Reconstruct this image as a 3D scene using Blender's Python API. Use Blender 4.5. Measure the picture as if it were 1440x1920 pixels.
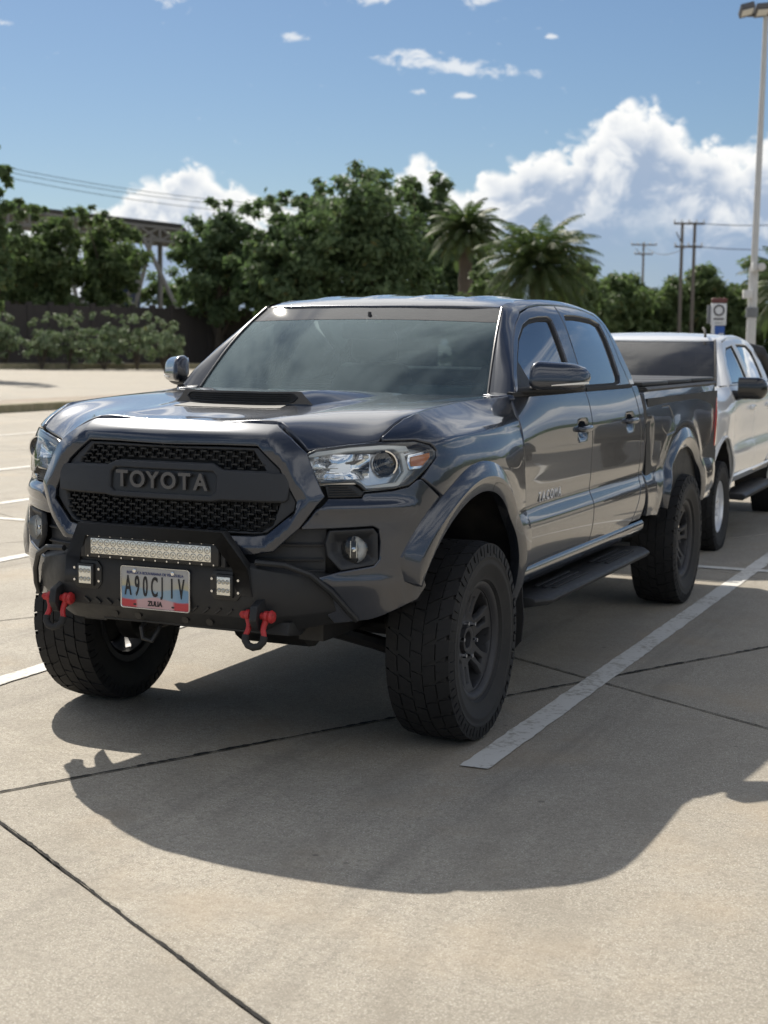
import bpy, bmesh, math, random
import numpy as np
from mathutils import Vector, Matrix, Quaternion
from mathutils.geometry import delaunay_2d_cdt

for o in list(bpy.data.objects): bpy.data.objects.remove(o)
SC = bpy.context.scene
COL = SC.collection
R = math.radians

# ---------------------------------------------------------------- camera
CAM_POS = Vector((2.92616, -5.52951, 1.54722)); YAW, PITCH, ROLL, FPX = .41464, .11057, .01102, 2857.5
fwd = Vector((-math.sin(YAW)*math.cos(PITCH), math.cos(YAW)*math.cos(PITCH), -math.sin(PITCH)))
rgt0 = Vector((math.cos(YAW), math.sin(YAW), 0)); up0 = rgt0.cross(fwd)
rgt = rgt0*math.cos(ROLL)+up0*math.sin(ROLL); upv = -rgt0*math.sin(ROLL)+up0*math.cos(ROLL)
cd = bpy.data.cameras.new('camera'); cam = bpy.data.objects.new('camera', cd); COL.objects.link(cam)
M = Matrix((rgt, upv, -fwd)).transposed().to_4x4(); M.translation = CAM_POS; cam.matrix_world = M
cd.sensor_fit = 'HORIZONTAL'; cd.sensor_width = 36; cd.lens = FPX/1440*36
cd.clip_start = .05; cd.clip_end = 3000
cd.dof.use_dof = True; cd.dof.focus_distance = 5.6; cd.dof.aperture_fstop = 6.0; cd.dof.aperture_blades = 0
SC.camera = cam

# ---------------------------------------------------------------- exposure
SC.render.engine = 'CYCLES'
vs = SC.view_settings
vs.view_transform = 'Standard'; vs.look = 'None'; vs.exposure = 0.40; vs.gamma = 1.0; vs.use_curve_mapping = False
SC.cycles.max_bounces = 6; SC.cycles.diffuse_bounces = 2; SC.cycles.glossy_bounces = 4; SC.cycles.volume_bounces = 0; SC.cycles.transparent_max_bounces = 10; SC.cycles.caustics_reflective = False; SC.cycles.caustics_refractive = False
SC.cycles.use_denoising = True
SC.cycles.use_adaptive_sampling = True; SC.cycles.adaptive_threshold = .02
SC.cycles.sample_clamp_indirect = 6.0

# ---------------------------------------------------------------- sun and sky
SUN = Vector((-.785, .735, 1.0)).normalized()
SUN_EL = math.asin(SUN.z); SUN_AZ = math.atan2(SUN.x, SUN.y)      # azimuth from +Y towards +X
sl = bpy.data.lights.new('sun', 'SUN'); sl.energy = 4.6; sl.angle = R(.53); sl.color = (1.0, .93, .82)
so = bpy.data.objects.new('sun', sl); COL.objects.link(so); so.rotation_euler = (-SUN).to_track_quat('-Z', 'Y').to_euler()
so.location = (0, 0, 30)

W = bpy.data.worlds.new('World'); SC.world = W; W.use_nodes = True
class NT:
    """small helper to write node trees as expressions"""
    def __init__(s, tree): s.t = tree; s.n = tree.nodes; s.l = tree.links
    def node(s, typ, **kw):
        nd = s.n.new(typ)
        for k, v in kw.items(): setattr(nd, k, v)
        return nd
    def put(s, sock, v):
        if v is None: return
        if isinstance(v, bpy.types.NodeSocket): s.l.new(v, sock)
        elif isinstance(v, (tuple, list)):
            v = tuple(v)
            if sock.type == 'RGBA' and len(v) == 3: v = v+(1,)
            sock.default_value = v
        else:
            if sock.type == 'RGBA': v = (v, v, v, 1)
            if sock.type == 'VECTOR' and not hasattr(v, '__len__'): v = (v, v, v)
            sock.default_value = v
    def m(s, op, a, b=None, c=None, clamp=False):
        nd = s.node('ShaderNodeMath', operation=op, use_clamp=clamp)
        for i, v in enumerate((a, b, c)): s.put(nd.inputs[i], v) if v is not None else None
        return nd.outputs[0]
    def vm(s, op, a, b=None, scale=None):
        nd = s.node('ShaderNodeVectorMath', operation=op)
        s.put(nd.inputs[0], a)
        if b is not None: s.put(nd.inputs[1], b)
        if scale is not None: s.put(nd.inputs['Scale'], scale)
        return nd.outputs['Value'] if op in ('LENGTH', 'DOT_PRODUCT', 'DISTANCE') else nd.outputs[0]
    def mix(s, f, a, b, blend='MIX'):
        nd = s.node('ShaderNodeMix', data_type='RGBA', blend_type=blend)
        s.put(nd.inputs[0], f); s.put(nd.inputs[6], a); s.put(nd.inputs[7], b)
        return nd.outputs[2]
    def ramp(s, f, stops, interp='LINEAR'):
        nd = s.node('ShaderNodeValToRGB'); cr = nd.color_ramp; cr.interpolation = interp
        while len(cr.elements) < len(stops): cr.elements.new(.5)
        for e, (p, c) in zip(cr.elements, stops):
            e.position = p; e.color = (c, c, c, 1) if not hasattr(c, '__len__') else tuple(c)+(1,)*(4-len(c))
        s.put(nd.inputs[0], f); return nd.outputs[0]
    def noise(s, vec, scale, detail=4, rough=.5, dist=0, out=0, lac=2.0):
        nd = s.node('ShaderNodeTexNoise'); s.put(nd.inputs['Vector'], vec) if vec is not None else None
        nd.inputs['Scale'].default_value = scale; nd.inputs['Detail'].default_value = detail
        nd.inputs['Roughness'].default_value = rough; nd.inputs['Distortion'].default_value = dist
        nd.inputs['Lacunarity'].default_value = lac
        return nd.outputs[out]
    def voro(s, vec, scale, feature='F1', out='Distance', rnd=1.0, detail=0):
        nd = s.node('ShaderNodeTexVoronoi', feature=feature); s.put(nd.inputs['Vector'], vec) if vec is not None else None
        nd.inputs['Scale'].default_value = scale; nd.inputs['Randomness'].default_value = rnd
        return nd.outputs[out]
    def xyz(s, v):
        nd = s.node('ShaderNodeSeparateXYZ'); s.put(nd.inputs[0], v); return nd.outputs
    def comb(s, x, y, z):
        nd = s.node('ShaderNodeCombineXYZ')
        for i, v in enumerate((x, y, z)): s.put(nd.inputs[i], v)
        return nd.outputs[0]
    def sstep(s, v, a, b):
        nd = s.node('ShaderNodeMapRange', interpolation_type='SMOOTHSTEP')
        s.put(nd.inputs[0], v); s.put(nd.inputs[1], a); s.put(nd.inputs[2], b); nd.inputs[3].default_value = 0; nd.inputs[4].default_value = 1
        return nd.outputs[0]

def build_world():
    T = NT(W.node_tree); T.n.clear()
    out = T.node('ShaderNodeOutputWorld'); bg = T.node('ShaderNodeBackground')
    sky = T.node('ShaderNodeTexSky', sky_type='NISHITA')
    sky.sun_disc = False; sky.sun_elevation = SUN_EL; sky.sun_rotation = SUN_AZ
    sky.altitude = 0; sky.air_density = 1.0; sky.dust_density = .28; sky.ozone_density = 5.2
    d = T.node('ShaderNodeTexCoord').outputs['Generated']
    d = T.vm('NORMALIZE', d)
    x, y, z = T.xyz(d)
    az = T.m('ARCTAN2', x, y)                 # radians, 0 at +Y, grows towards +X
    el = T.m('ARCSINE', z)
    azd = T.m('MULTIPLY', az, 57.2958); eld = T.m('MULTIPLY', el, 57.2958)
    # cumulus bank round the horizon: top of the bank in degrees against azimuth
    fc = T.node('ShaderNodeFloatCurve'); c = fc.mapping.curves[0]
    top = [(-180, 5), (-160, 8), (-145, 4.5), (-125, 7), (-105, 9), (-90, 5), (-70, 7.5), (-58, 4), (-46, 5.5), (-40, 4.0),
           (-37.6, 4.2), (-35.2, 4.6), (-33, 5.2), (-31.0, 6.6), (-29.6, 5.8), (-28.6, 5.2), (-27, 5.0), (-25.8, 5.9), (-24, 5.6), (-23, 6.2), (-22.2, 6.9), (-20.9, 5.9),
           (-19.2, 7.0), (-16.6, 7.5), (-15.6, 8.3), (-14.2, 8.9), (-12.7, 8.0), (-12.2, 6.9), (-10.9, 7.4), (-9.5, 7.6), (-7, 6.5), (0, 9), (15, 6), (28, 10), (45, 5), (62, 9),
           (80, 12), (95, 7), (115, 10), (135, 6), (155, 9), (170, 6), (180, 5)]
    pts = [((a+180)/360, e/20) for a, e in top]
    while len(c.points) < len(pts): c.points.new(.5, .5)
    for p, (px, py) in zip(c.points, pts): p.location = (px, py); p.handle_type = 'AUTO'
    fc.mapping.update()
    T.put(fc.inputs['Value'], T.m('ADD', T.m('DIVIDE', azd, 360), .5))
    env = T.m('MULTIPLY', fc.outputs[0], 20)
    # billows: noise in (azimuth, elevation) degrees so cloud lumps have one size
    p2 = T.comb(azd, T.m('MULTIPLY', eld, 1.15), 0)
    n1 = T.noise(p2, .55, 2, .5); n2 = T.noise(p2, 1.6, 5, .62, .4)
    v1 = T.voro(T.vm('ADD', p2, T.comb(T.m('MULTIPLY', n2, 1.3), T.m('MULTIPLY', n1, 1.3), 0)), 1.25, 'F1')
    bump = T.m('ADD', T.m('MULTIPLY', T.m('SUBTRACT', n1, .5), 1.5), T.m('ADD', T.m('MULTIPLY', T.m('SUBTRACT', n2, .5), 1.4), T.m('MULTIPLY', T.m('SUBTRACT', .45, v1), .9)))
    D = T.m('SUBTRACT', T.m('ADD', env, bump), eld)            # >0 inside the bank
    dens = T.sstep(D, -.14, .48)
    # lit rims at the tops, blue-grey body, streaks of brighter lumps
    rim = T.m('SUBTRACT', 1, T.sstep(D, .25, 2.1))
    lump = T.sstep(T.noise(T.vm('ADD', p2, (3.1, 7.7, 0)), .50, 4, .60, .4), .44, .66)
    lump = T.m('MULTIPLY', lump, T.sstep(D, 5.5, 1.5))
    det = n2
    rim = T.m('MULTIPLY', rim, T.m('ADD', .50, T.m('MULTIPLY', det, 1.0)), clamp=True)
    lit = T.m('MAXIMUM', rim, T.m('MULTIPLY', lump, .85), clamp=True)
    body = T.mix(T.sstep(D, .5, 6), (.30, .37, .48), (.235, .315, .45))
    ccol = T.mix(lit, body, (.78, .78, .765))
    dens = T.m('MULTIPLY', dens, T.m('SUBTRACT', 1, T.m('MULTIPLY', T.sstep(D, 2.0, 7.5), .40)))
    # fair-weather cloud overhead: broken sheets on a plane above, thinning towards the bank
    zz = T.m('MAXIMUM', z, .05); pl = T.comb(T.m('DIVIDE', x, zz), T.m('MULTIPLY', T.m('DIVIDE', y, zz), .32), 0)
    hi1 = T.noise(pl, 1.5, 5, .60, .6)
    streak = T.m('MULTIPLY', T.sstep(hi1, .43, .60), T.sstep(eld, 12.4, 16.5))
    def blob(a0, e0, sa, se, k):
        q = T.m('ADD', T.m('POWER', T.m('DIVIDE', T.m('SUBTRACT', azd, a0), sa), 2), T.m('POWER', T.m('DIVIDE', T.m('SUBTRACT', T.m('ADD', eld, T.m('MULTIPLY', T.m('SUBTRACT', azd, a0), k)), e0), se), 2))
        return T.m('EXPONENT', T.m('MULTIPLY', q, -1))
    bl = None
    for b in ((-21.6, 10.0, 3.0, .30, .08), (-22.9, 10.4, 1.0, .22, .03), (-24.4, 12.45, 1.0, .42, .05), (-20.4, 12.35, .75, .45, -.15), (-22.0, 12.75, .7, .35, 0), (-17.8, 12.75, .9, .25, 0), (-31.8, 12.25, .75, .42, .22), (-33.2, 12.75, .4, .2, 0), (-27.3, 10.95, .5, .20, .05),
              (-38, 11.0, .9, .14, 0), (-20.9, 8.95, .6, .14, 0), (-22.7, 9.1, .35, .13, 0), (-16.2, 12.8, 2.0, .25, 0), (-17.9, 11.0, .28, .10, 0)):
        g = blob(*b); bl = g if bl is None else T.m('MAXIMUM', bl, g)
    fine = T.noise(T.comb(T.m('MULTIPLY', azd, .9), T.m('MULTIPLY', eld, 1.7), 0), 1.5, 4, .64, .6)
    bl = T.sstep(T.m('ADD', bl, T.m('MULTIPLY', T.m('SUBTRACT', fine, .5), 2.3)), .36, 1.05)
    hi = T.m('MAXIMUM', T.m('MULTIPLY', streak, .92), T.m('MULTIPLY', bl, .85), clamp=True)
    skyc = T.vm('SCALE', sky.outputs[0], scale=.056)
    col = T.mix(hi, skyc, T.mix(streak, (.66, .68, .70), (.98, .97, .95)))
    col = T.mix(dens, col, ccol)
    T.put(bg.inputs['Color'], col); bg.inputs['Strength'].default_value = CLOUD_GAIN
    T.l.new(bg.outputs[0], out.inputs['Surface'])
CLOUD_GAIN = 1.0
W.cycles.sampling_method = 'MANUAL'; W.cycles.sample_map_resolution = 512
build_world()
# ---------------------------------------------------------------- surface maths
def nat_basis(knots):
    k = np.asarray(knots, float); n = len(k); h = np.diff(k)
    A = np.zeros((n, n)); B = np.zeros((n, n)); A[0, 0] = A[-1, -1] = 1
    for i in range(1, n - 1):
        A[i, i-1] = h[i-1]; A[i, i] = 2*(h[i-1]+h[i]); A[i, i+1] = h[i]
        B[i, i-1] = 6/h[i-1]; B[i, i] = -6/h[i-1]-6/h[i]; B[i, i+1] = 6/h[i]
    M = np.linalg.solve(A, B)
    def ev(x):
        x = np.atleast_1d(np.asarray(x, float))
        i = np.clip(np.searchsorted(k, x) - 1, 0, n - 2)
        hh = h[i]; a = (k[i+1]-x)/hh; b = (x-k[i])/hh
        W = np.zeros((len(x), n)); r = np.arange(len(x))
        W[r, i] += a; W[r, i+1] += b
        ca = (a**3-a)*hh*hh/6; cb = (b**3-b)*hh*hh/6
        # linear outside the knots
        out = (x < k[0]) | (x > k[-1]); ca = np.where(out, 0, ca); cb = np.where(out, 0, cb)
        W += ca[:, None]*M[i] + cb[:, None]*M[i+1]
        return W
    return ev

class Surf:
    """tensor natural-spline surface through a grid of control points"""
    def __init__(s, ku, kv, P):
        s.bu = nat_basis(ku); s.bv = nat_basis(kv); s.P = np.asarray(P, float); s.ku = ku; s.kv = kv
    def __call__(s, u, v):
        return np.einsum('ni,nj,ijk->nk', s.bu(u), s.bv(v), s.P)
    def normal(s, u, v, e=1e-3):
        u = np.atleast_1d(np.asarray(u, float)); v = np.atleast_1d(np.asarray(v, float))
        n = np.cross(s(u+e, v)-s(u-e, v), s(u, v+e)-s(u, v-e))
        return n/np.maximum(np.linalg.norm(n, axis=1), 1e-12)[:, None]

def lerp(x, xs, ys): return float(np.interp(x, xs, ys))

# --- pickup lower body: u runs from the nose's centre round the corner and back along the left side, v = z
ZL = [.44, .52, .60, .68, .75, .80, .845, .90, .98, 1.06, 1.13, 1.19, 1.245, 1.30, 1.34]
DOOR = [-.062, -.036, -.012, .006, .011, .005, -.014, -.012, -.009, -.006, -.006, -.010, -.021, -.038, -.056]
FEND = [-.040, -.020, -.006, .000, .002, .002, .002, .004, .010, .014, .010, -.014, -.058, -.130, -.185]
BEDP = [-.060, -.034, -.010, .006, .009, .003, -.010, -.009, -.005, -.002, -.003, -.008, -.015, -.024, -.032]
FRDY = [.10, .06, .035, .015, .0, .0, .0, .002, .008, .020, .036, .060, .125, .26, .36]
PLAN = [(0, -.885), (.25, -.873), (.48, -.82), (.64, -.735), (.77, -.615), (.845, -.50), (.885, -.36), (.900, -.15),
        (.903, .15), (.897, .5), (.892, .9), (.892, 1.6), (.892, 2.5), (.892, 3.1), (.892, 3.569), (.890, 4.1),
        (.878, 4.50), (.845, 4.60), (.75, 4.63)]
def plan_u():
    d = [0.0]
    for a, b in zip(PLAN[:-1], PLAN[1:]): d.append(d[-1]+math.hypot(b[0]-a[0], b[1]-a[1]))
    off = d[8]-.15
    return [x-off for x in d]
UK = plan_u()
def side_ctrl():
    P = []
    for i, (x, y) in enumerate(PLAN):
        row = []
        for j, z in enumerate(ZL):
            fw = [1, 1, 1, 1, .9, .6, .2, 0][i] if i < 8 else 0      # front setback share
            sw = [0, 0, 0, 0, .15, .45, .85, 1][i] if i < 8 else 1   # side profile share
            t = lerp(y, [.15, .7], [0, 1]); b = lerp(y, [2.4, 2.7], [0, 1])
            pr = (1-t)*FEND[j]+t*((1-b)*DOOR[j]+b*BEDP[j])
            if i >= 17: pr *= .4
            cx = 1.0 if i < 17 else .6
            row.append((x+pr*sw*cx - fw*FRDY[j]*(.0 if i == 0 else .25), y+FRDY[j]*fw, z))
        P.append(row)
    return P
SIDE = Surf(UK, ZL, side_ctrl())

# --- cab above the belt: u = y, v ~ z
CY = [.30, .60, 1.0, 1.5, 2.0, 2.35, 2.6]
CV = [1.28, 1.34, 1.45, 1.58, 1.66, 1.705, 1.735, 1.76]
CXZ = [(.866, 1.28), (.847, 1.34), (.806, 1.45), (.749, 1.58), (.708, 1.66), (.676, 1.708), (.642, 1.738), (.598, 1.757)]
def cab_ctrl():
    P = []
    for y in CY:
        ins = lerp(y, [.3, .6, 1.0, 1.8, 2.35, 2.6], [.040, .020, .008, 0, .006, .014])
        dz = lerp(y, [.9, 1.2, 1.6, 2.0, 2.3, 2.6], [-.02, .0, .01, .006, -.012, -.04])
        k2 = lerp(y, [.3, .6, 1.0, 1.5, 2.0], [.075, .060, .040, .010, 0])
        P.append([(x-ins-k2*max(0, min(1, (z-1.30)/.36)), y, z+dz*max(0, (z-1.5)/.25)) for x, z in CXZ])
    return P
CAB = Surf(CY, CV, cab_ctrl())

# --- hood: u = x, v = y
def sym(xs): return [-x for x in xs[:0:-1]] + list(xs)
HX = [0, .2, .4, .55, .66, .74, .82]
HY = [-.86, -.78, -.68, -.5, -.25, 0, .3, .62]
HZ = [[1.215,1.247,1.262,1.277,1.292,1.304,1.318,1.330],
      [1.213,1.247,1.262,1.277,1.293,1.305,1.319,1.330],
      [1.165,1.222,1.259,1.283,1.302,1.315,1.326,1.332],
      [1.020,1.105,1.194,1.266,1.303,1.319,1.328,1.332],
      [.950,1.035,1.140,1.252,1.304,1.319,1.327,1.332],
      [.90,.98,1.095,1.238,1.298,1.313,1.323,1.330],
      [.85,.93,1.04,1.195,1.276,1.300,1.314,1.326]]
HOOD = Surf(sym(HX), HY, [[(x, y, HZ[[round(q, 3) for q in HX].index(round(abs(x), 3))][j]) for j, y in enumerate(HY)] for x in sym(HX)])

# --- windscreen: u = x, v = 0 bottom .. 1 top
def ws_pt(x, v):
    c = x*x
    return (x*(1-.0*v), (.47+.24*c)+v*(.53-.10*c), 1.325+v*.39+.03*math.sin(math.pi*v)-.02*c*v)
WX = sym([0, .2, .4, .6, .72])
WS = Surf(WX, [0, .25, .5, .75, 1], [[ws_pt(x, v) for v in [0, .25, .5, .75, 1]] for x in WX])

# --- roof: u = x, v = y
RX = sym([0, .2, .4, .52, .60, .64])
RY = [.92, 1.02, 1.2, 1.6, 2.0, 2.3, 2.5]
RC = [1.690, 1.729, 1.763, 1.783, 1.780, 1.762, 1.732]
ROOF = Surf(RX, RY, [[(x, y, c-.018*(x/.6)**2-.010*(x/.6)**6) for y, c in zip(RY, RC)] for x in RX])
# ---------------------------------------------------------------- object helpers
def link(name, mesh, parent=None, mat=None, **props):
    o = bpy.data.objects.new(name, mesh); COL.objects.link(o)
    if parent: o.parent = parent
    if mat is not None and mesh is not None:
        mesh.materials.clear(); mesh.materials.append(mat)
    for k, v in props.items(): o[k] = v
    return o
def thing(name, label, category, loc=(0, 0, 0), rz=0, group=None):
    o = bpy.data.objects.new(name, None); COL.objects.link(o); o.location = loc; o.rotation_euler = (0, 0, rz)
    o.empty_display_size = .2
    o['label'] = label; o['category'] = category
    if group: o['group'] = group
    return o
def tag(o, label, category, group=None):
    o['label'] = label; o['category'] = category
    if group: o['group'] = group
    return o
def children(o): return [c for c in COL.objects if c.parent == o]
def copy_tree(o, parent=None, kids=None):
    kids = kids or {}
    c = o.copy(); COL.objects.link(c); c.parent = parent
    for ch in (kids.get(o.name) if o.name in kids else children(o)): copy_tree(ch, c, kids)
    return c

class MB:
    """collects geometry; build() links it as ONE mesh object"""
    def __init__(s): s.v = []; s.f = []
    def add(s, vs, fs):
        b = len(s.v); s.v += [tuple(p) for p in vs]; s.f += [tuple(i+b for i in f) for f in fs]; return s
    def box(s, c, d, rot=None, taper=1.0):
        hx, hy, hz = d[0]/2, d[1]/2, d[2]/2
        P = [Vector((sx*hx*(taper if sz > 0 else 1), sy*hy*(taper if sz > 0 else 1), sz*hz)) for sz in (-1, 1) for sx, sy in ((-1, -1), (1, -1), (1, 1), (-1, 1))]
        if rot is not None: P = [rot @ p for p in P]
        P = [p+Vector(c) for p in P]
        return s.add(P, [(3, 2, 1, 0), (4, 5, 6, 7), (0, 1, 5, 4), (1, 2, 6, 5), (2, 3, 7, 6), (3, 0, 4, 7)])
    def cyl(s, a, b, r0, r1=None, n=16, caps=True):
        a = Vector(a); b = Vector(b); r1 = r0 if r1 is None else r1
        d = (b-a).normalized(); q = d.orthogonal().normalized(); w = d.cross(q)
        P = []
        for c, r in ((a, r0), (b, r1)):
            P += [c+(q*math.cos(t)+w*math.sin(t))*r for t in (2*math.pi*i/n for i in range(n))]
        F = [(i, (i+1) % n, n+(i+1) % n, n+i) for i in range(n)]
        if caps: F += [tuple(range(n-1, -1, -1)), tuple(range(n, 2*n))]
        return s.add(P, F)
    def tube(s, pts, r, n=10, caps=True, closed=False):
        pts = [Vector(p) for p in pts]; m = len(pts); rs = r if hasattr(r, '__len__') else [r]*m
        ring = []; q = None
        for i, p in enumerate(pts):
            a = pts[(i-1) % m] if (closed or i > 0) else p; b = pts[(i+1) % m] if (closed or i < m-1) else p
            d = (b-a).normalized()
            if q is None: q = d.orthogonal().normalized()
            q = (q-d*q.dot(d)).normalized(); w = d.cross(q)
            ring.append([p+(q*math.cos(2*math.pi*k/n)+w*math.sin(2*math.pi*k/n))*rs[i] for k in range(n)])
        P = [v for rr in ring for v in rr]; F = []
        for i in range(m if closed else m-1):
            j = (i+1) % m
            F += [(i*n+k, i*n+(k+1) % n, j*n+(k+1) % n, j*n+k) for k in range(n)]
        if caps and not closed: F += [tuple(range(n-1, -1, -1)), tuple((m-1)*n+k for k in range(n))]
        return s.add(P, F)
    def lathe(s, prof, n=48, axis='X', c=(0, 0, 0), close=False):
        """prof: (axial, radius) pairs"""
        P = []; m = len(prof)
        for i in range(n):
            t = 2*math.pi*i/n
            for a, r in prof:
                if axis == 'X': p = (a, r*math.cos(t), r*math.sin(t))
                elif axis == 'Z': p = (r*math.cos(t), r*math.sin(t), a)
                else: p = (r*math.sin(t), a, r*math.cos(t))
                P.append((p[0]+c[0], p[1]+c[1], p[2]+c[2]))
        F = []
        for i in range(n):
            j = (i+1) % n
            for k in range(m if close else m-1):
                l = (k+1) % m
                F.append((i*m+k, j*m+k, j*m+l, i*m+l))
        return s.add(P, F)
    def loft(s, rings, closed=True, cap0=True, cap1=True):
        n = len(rings[0]); P = [p for r in rings for p in r]; F = []
        for i in range(len(rings)-1):
            for k in range(n if closed else n-1):
                l = (k+1) % n
                F.append((i*n+k, i*n+l, (i+1)*n+l, (i+1)*n+k))
        if closed and cap0: F.append(tuple(range(n-1, -1, -1)))
        if closed and cap1: F.append(tuple((len(rings)-1)*n+k for k in range(n)))
        return s.add(P, F)
    def prism(s, poly, f0, f1):
        """poly 2D points; f0,f1 map (a,b)->3D for the two ends"""
        n = len(poly); P = [f0(*p) for p in poly]+[f1(*p) for p in poly]
        return s.add(P, [tuple(range(n)), tuple(range(2*n-1, n-1, -1))]+[(i, n+i, n+(i+1) % n, (i+1) % n) for i in range(n)])
    def mirrored(s):
        o = MB(); o.v = [(-x, y, z) for x, y, z in s.v]; o.f = [tuple(reversed(f)) for f in s.f]; return o
    def build(s, name, mat, parent=None, smooth=35, bevel=0, seg=2, fix=True, kind=None, **props):
        me = bpy.data.meshes.new(name); bm = bmesh.new()
        vs_ = [bm.verts.new(p) for p in s.v]
        for f in s.f:
            try: bm.faces.new([vs_[i] for i in f])
            except ValueError: pass
        if fix: bmesh.ops.recalc_face_normals(bm, faces=bm.faces)
        if bevel:
            bmesh.ops.remove_doubles(bm, verts=bm.verts, dist=1e-5)
            ed = [e for e in bm.edges if len(e.link_faces) == 2 and e.calc_face_angle(0) > R(28)]
            bmesh.ops.bevel(bm, geom=ed, offset=bevel, segments=seg, affect='EDGES', profile=.5, clamp_overlap=True)
        bm.to_mesh(me); bm.free()
        if smooth:
            me.polygons.foreach_set('use_smooth', [True]*len(me.polygons)); me.set_sharp_from_angle(angle=R(smooth))
        if kind: props['kind'] = kind
        return link(name, me, parent, mat, **props)

class FnSurf:
    def __init__(s, f, e=1e-3): s.f = f; s.e = e
    def __call__(s, u, v):
        u = np.atleast_1d(np.asarray(u, float)); v = np.atleast_1d(np.asarray(v, float)); return np.stack(s.f(u, v), -1)
    def normal(s, u, v):
        u = np.atleast_1d(np.asarray(u, float)); v = np.atleast_1d(np.asarray(v, float)); e = s.e
        n = np.cross(s(u+e, v)-s(u-e, v), s(u, v+e)-s(u, v-e))
        return n/np.maximum(np.linalg.norm(n, axis=1), 1e-12)[:, None]

def area2(p): return .5*sum(p[i][0]*p[(i+1) % len(p)][1]-p[(i+1) % len(p)][0]*p[i][1] for i in range(len(p)))
def round_poly(p, r, n=4):
    out = []; m = len(p)
    for i in range(m):
        a, b, c = Vector(p[i-1]), Vector(p[i]), Vector(p[(i+1) % m])
        d0 = a-b; d1 = c-b; l0, l1 = d0.length, d1.length
        if l0 < 1e-6 or l1 < 1e-6: continue
        d0 /= l0; d1 /= l1; ang = math.acos(max(-1, min(1, d0.dot(d1))))
        if ang > math.pi-.12: out.append(tuple(b)); continue
        t = min(r/math.tan(ang/2), .45*l0, .45*l1)
        s0 = b+d0*t; s1 = b+d1*t
        for k in range(n+1):
            q = k/n; out.append(tuple(s0*(1-q)**2+b*2*q*(1-q)+s1*q*q))
    return out
def dense(p, step):
    out = []
    for i in range(len(p)):
        a, b = Vector(p[i]), Vector(p[(i+1) % len(p)]); n = max(1, int(math.ceil((b-a).length/step)))
        out += [tuple(a+(b-a)*(k/n)) for k in range(n)]
    return out
def inset(p, d):
    """shrink a counter-clockwise loop by d (negative grows)"""
    out = []; n = len(p)
    for i in range(n):
        a, b, c = Vector(p[i-1]), Vector(p[i]), Vector(p[(i+1) % n])
        e0 = (b-a); e1 = (c-b)
        if e0.length < 1e-9 or e1.length < 1e-9: out.append(tuple(b)); continue
        e0.normalize(); e1.normalize()
        n0 = Vector((-e0.y, e0.x)); n1 = Vector((-e1.y, e1.x)); m_ = n0+n1
        if m_.length < .3: m_ = n0
        m_.normalize(); k = max(.5, m_.dot(n0))
        out.append(tuple(b+m_*(d/k)))
    return out
def inside(pts, poly):
    pts = np.asarray(pts, float); poly = np.asarray(poly, float); x, y = pts[:, 0], pts[:, 1]
    r = np.zeros(len(pts), bool); j = len(poly)-1
    for i in range(len(poly)):
        xi, yi = poly[i]; xj, yj = poly[j]
        c = ((yi > y) != (yj > y)) & (x < (xj-xi)*(y-yi)/(yj-yi+1e-15)+xi)
        r ^= c; j = i
    return r
def seg_dist(pts, loop):
    pts = np.asarray(pts, float); a = np.asarray(loop, float); b = np.roll(a, -1, 0); best = np.full(len(pts), 1e9)
    for p, q in zip(a, b):
        d = q-p; l = (d*d).sum()+1e-15; t = np.clip(((pts-p)@d)/l, 0, 1)
        best = np.minimum(best, np.hypot(*(pts-(p+t[:, None]*d)).T))
    return best

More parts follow.
